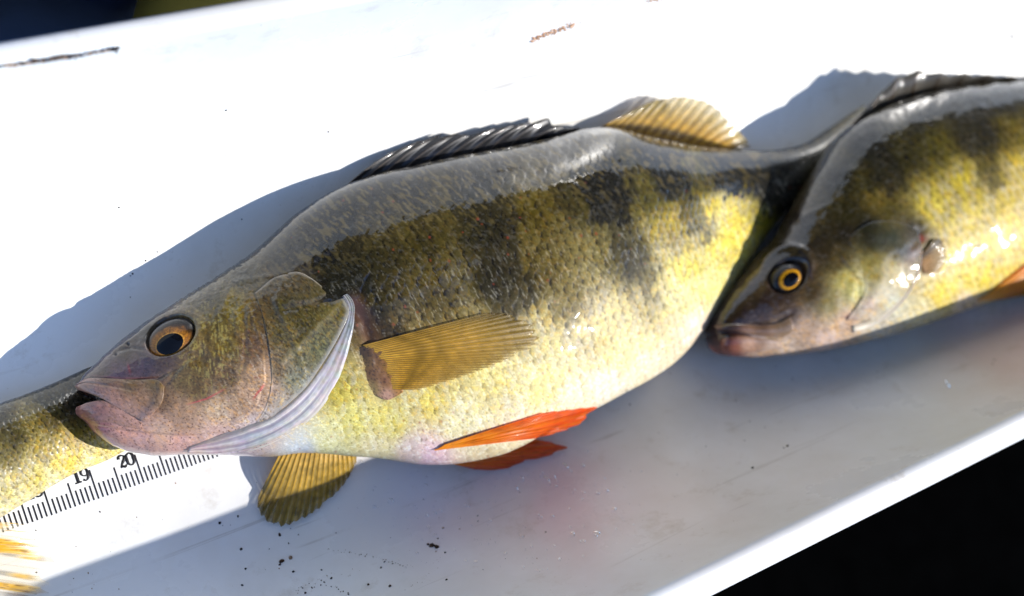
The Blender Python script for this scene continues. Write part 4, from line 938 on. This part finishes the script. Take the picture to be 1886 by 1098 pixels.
caked([(60, 113), (100, 108), (140, 102)], 60, 1.7, 1.8, zt, [(.03, .024, .024), (.06, .045, .04)])
caked([(205, 92), (216, 89)], 8, 4, 1, zt, [(.03, .024, .024)])
V, F = merge(cake); g = mesh_obj('caked_dirt', V, F, bpy.data.materials['wet_dirt'], None, np.concatenate(ccol))
tag(g, 'brown caked dirt streak along the far rim at upper left', 'dirt', kind='stuff')
# the rust-brown smear on the back wall and the small one near the right edge
def wall_pt(x, y):
    z = np.array(.03)
    for _ in range(25): z = .5 * z + .5 * floor_z(unproj(float(x), float(y), z)[1])
    return unproj(float(x), float(y), z)
sm, scol = [], []
for P, n, r, jit in (([(978, 74), (1005, 63), (1060, 42)], 90, 2.6, 2.0), ([(1862, 62), (1866, 74)], 12, 3.4, 2), ([(540, 55), (440, 42)], 10, 1.2, 4), ([(1190, 1), (1215, -2)], 12, 2.4, 1.5)):
    for q in resample(P, n):
        b = blob(wall_pt(q[0] + rng.normal() * jit * 1.5, q[1] + rng.normal() * jit), r * PX * (.3 + rng.random()), .12); sm.append(b)
        scol.append(np.repeat(np.array([(.45, .26, .15), (.32, .18, .1), (.5, .33, .22)][rng.integers(3)] if n != 12 or P[0][0] < 1500 else (.06, .055, .05))[None], 35, 0))
V, F = merge(sm); g = mesh_obj('dried_smear', V, F, bpy.data.materials['wet_dirt'], None, np.concatenate(scol))
tag(g, 'small rusty smear dried on the bright far wall above the fish', 'dirt', kind='stuff')

def water_mat():
    m, n, l, p, out = new_mat('water')
    p.inputs['Base Color'].default_value = (1, 1, 1, 1); p.inputs['Roughness'].default_value = .0; p.inputs['IOR'].default_value = 1.33
    p.inputs['Transmission Weight'].default_value = 1
    return m
MAT_WATER = water_mat()
drops = []
def drop(P, r, hgt=.4):
    th = np.linspace(0, math.pi / 2, 6)[:, None]; ph = np.linspace(0, 2 * math.pi, 14, endpoint=False)[None]
    w = 1 + .22 * np.sin(2 * ph + rng.random() * 6) + .12 * np.sin(3 * ph + rng.random() * 6)
    q = np.stack(np.broadcast_arrays(np.sin(th) * np.cos(ph) * w, np.sin(th) * np.sin(ph) * w, np.cos(th) * hgt), -1)
    drops.append((P + q * r, grid_faces(6, 14, True)))
for x, y, r in [(1005, 885, 7), (1020, 880, 4), (1040, 862, 8), (1072, 860, 5), (1010, 893, 4), (1050, 870, 4), (665, 852, 3.5), (1097, 985, 7), (1098, 990, 4), (960, 990, 4), (1052, 987, 6), (1016, 952, 4), (1100, 910, 4), (1080, 832, 4), (1745, 715, 8), (1740, 706, 5), (1690, 755, 5), (1688, 778, 4), (1020, 1006, 3), (1118, 905, 4), (950, 902, 5), (720, 925, 6), (960, 885, 6), (1130, 940, 5), (930, 1020, 3)]:
    P = on_floor(np.array(float(x)), np.array(float(y)), .0002); drop(P, r * PX)
for k in range(150):
    x, y = 680 + rng.random() * 620, 865 + rng.random() * 190
    if y < 1085 - (x - 1185) * .4865 - 10: drop(on_floor(np.array(x), np.array(y), .0002), PX * (1.2 + 3.2 * rng.random() ** 2), .35)
V, F = merge(drops); g = mesh_obj('water_droplets', V, F, MAT_WATER)
tag(g, 'clear water droplets sprinkled on the shaded tray floor below the red fins', 'water', kind='stuff')

# ================================================================== surroundings
def deck_mat():
    m, n, l, p, out = new_mat('dark_deck'); tc = n.new('ShaderNodeTexCoord'); q = n.new('ShaderNodeTexNoise'); q.inputs['Scale'].default_value = 30
    l.new(tc.outputs['Object'], q.inputs['Vector']); r = n.new('ShaderNodeMapRange'); r.inputs[3].default_value = .0004; r.inputs[4].default_value = .0015
    l.new(q.outputs['Fac'], r.inputs[0]); cb = n.new('ShaderNodeCombineColor'); [l.new(r.outputs[0], cb.inputs[k]) for k in range(3)]
    l.new(cb.outputs[0], p.inputs['Base Color']); p.inputs['Roughness'].default_value = .9; p.inputs['Specular IOR Level'].default_value = .0
    return m
gv = np.array([(-60, -60, -.75), (60, -60, -.75), (60, 60, -.75), (-60, 60, -.75)], float)
tag(mesh_obj('ground', gv, np.array([(0, 1, 2, 3)]), deck_mat(), smooth=False), kind='structure')
def cloth(name, x0, x1, y, z0, z1, col, label, cat, depth=.16, k=0, folds=7, lean=0.0):
    """a hanging garment: closed, folded, rounded body of cloth"""
    nu, nz = 120, 60
    ph = np.linspace(0, 2 * math.pi, nu, endpoint=False)[None]; z = np.linspace(z0, z1, nz)[:, None]
    cx, rx_ = (x0 + x1) / 2, (x1 - x0) / 2
    f = .012 * np.sin(ph * folds + 3 * vnoise(z * 4 + ph * 0, ph * 0 + k, k)) + .016 * (fbm(ph * 3 + z * 2, z * 7, k + 2) - .5)
    c, s = np.cos(ph), np.sin(ph)
    X = cx + rx_ * np.sign(c) * np.abs(c) ** .6 + f * c; Y = y + depth * (1 + np.sign(s) * np.abs(s) ** .6) / 1 + f * s
    Y = Y - lean * np.clip((z - .36) / .6, 0, 1.2) ** 1.4
    V = np.stack(np.broadcast_arrays(X, Y, z), -1)
    for r_ in (0, -1): V[r_] = V[r_].mean(0)
    m, n, l, p, out = new_mat(name + '_weave'); tc = n.new('ShaderNodeTexCoord'); q = n.new('ShaderNodeTexNoise'); q.inputs['Scale'].default_value = 25; q.inputs['Detail'].default_value = 4
    l.new(tc.outputs['Object'], q.inputs['Vector']); mx = n.new('ShaderNodeMix'); mx.data_type = 'RGBA'; mx.inputs[6].default_value = (*[v * .55 for v in col], 1); mx.inputs[7].default_value = (*[v * 1.4 for v in col], 1)
    l.new(q.outputs['Fac'], mx.inputs[0]); l.new(mx.outputs[2], p.inputs['Base Color']); p.inputs['Roughness'].default_value = .8; p.inputs['Specular IOR Level'].default_value = .2
    o = mesh_obj(name, V, grid_faces(nz, nu, True), m); tag(o, label, cat); return o
navy = unproj(150, 10, -.1)
cloth('dark_trousers', float(unproj(-420, 40, 0.0)[0]), float(unproj(300, 20, -.06)[0]), YB_OUT + .05, -.75, 1.1, (.035, .055, .13), 'dark navy trousers with soft folds behind the far rim, upper left corner', 'trousers', .09, 1, 6)
cloth('yellow_waders', float(unproj(302, 10, -.06)[0]), float(unproj(302, 10, -.06)[0]) + .30, YB_OUT + .075, -.75, 1.1, (.30, .20, .035), 'ochre yellow cloth behind the far rim beside the navy trousers', 'waders', .10, 5, 5)
wx = float(unproj(302, 10, -.06)[0]) + .33
cloth('sky_blocking_jacket', wx - .02, wx + 1.6, YB_OUT + .09, -.75, 1.35, (.010, .011, .014), 'added unseen black jacket leaning over the far rim, blocks sky reflections on the fish', 'jacket', .13, 9, 9, lean=.36)  # out of view, added to keep sky reflections off the flanks
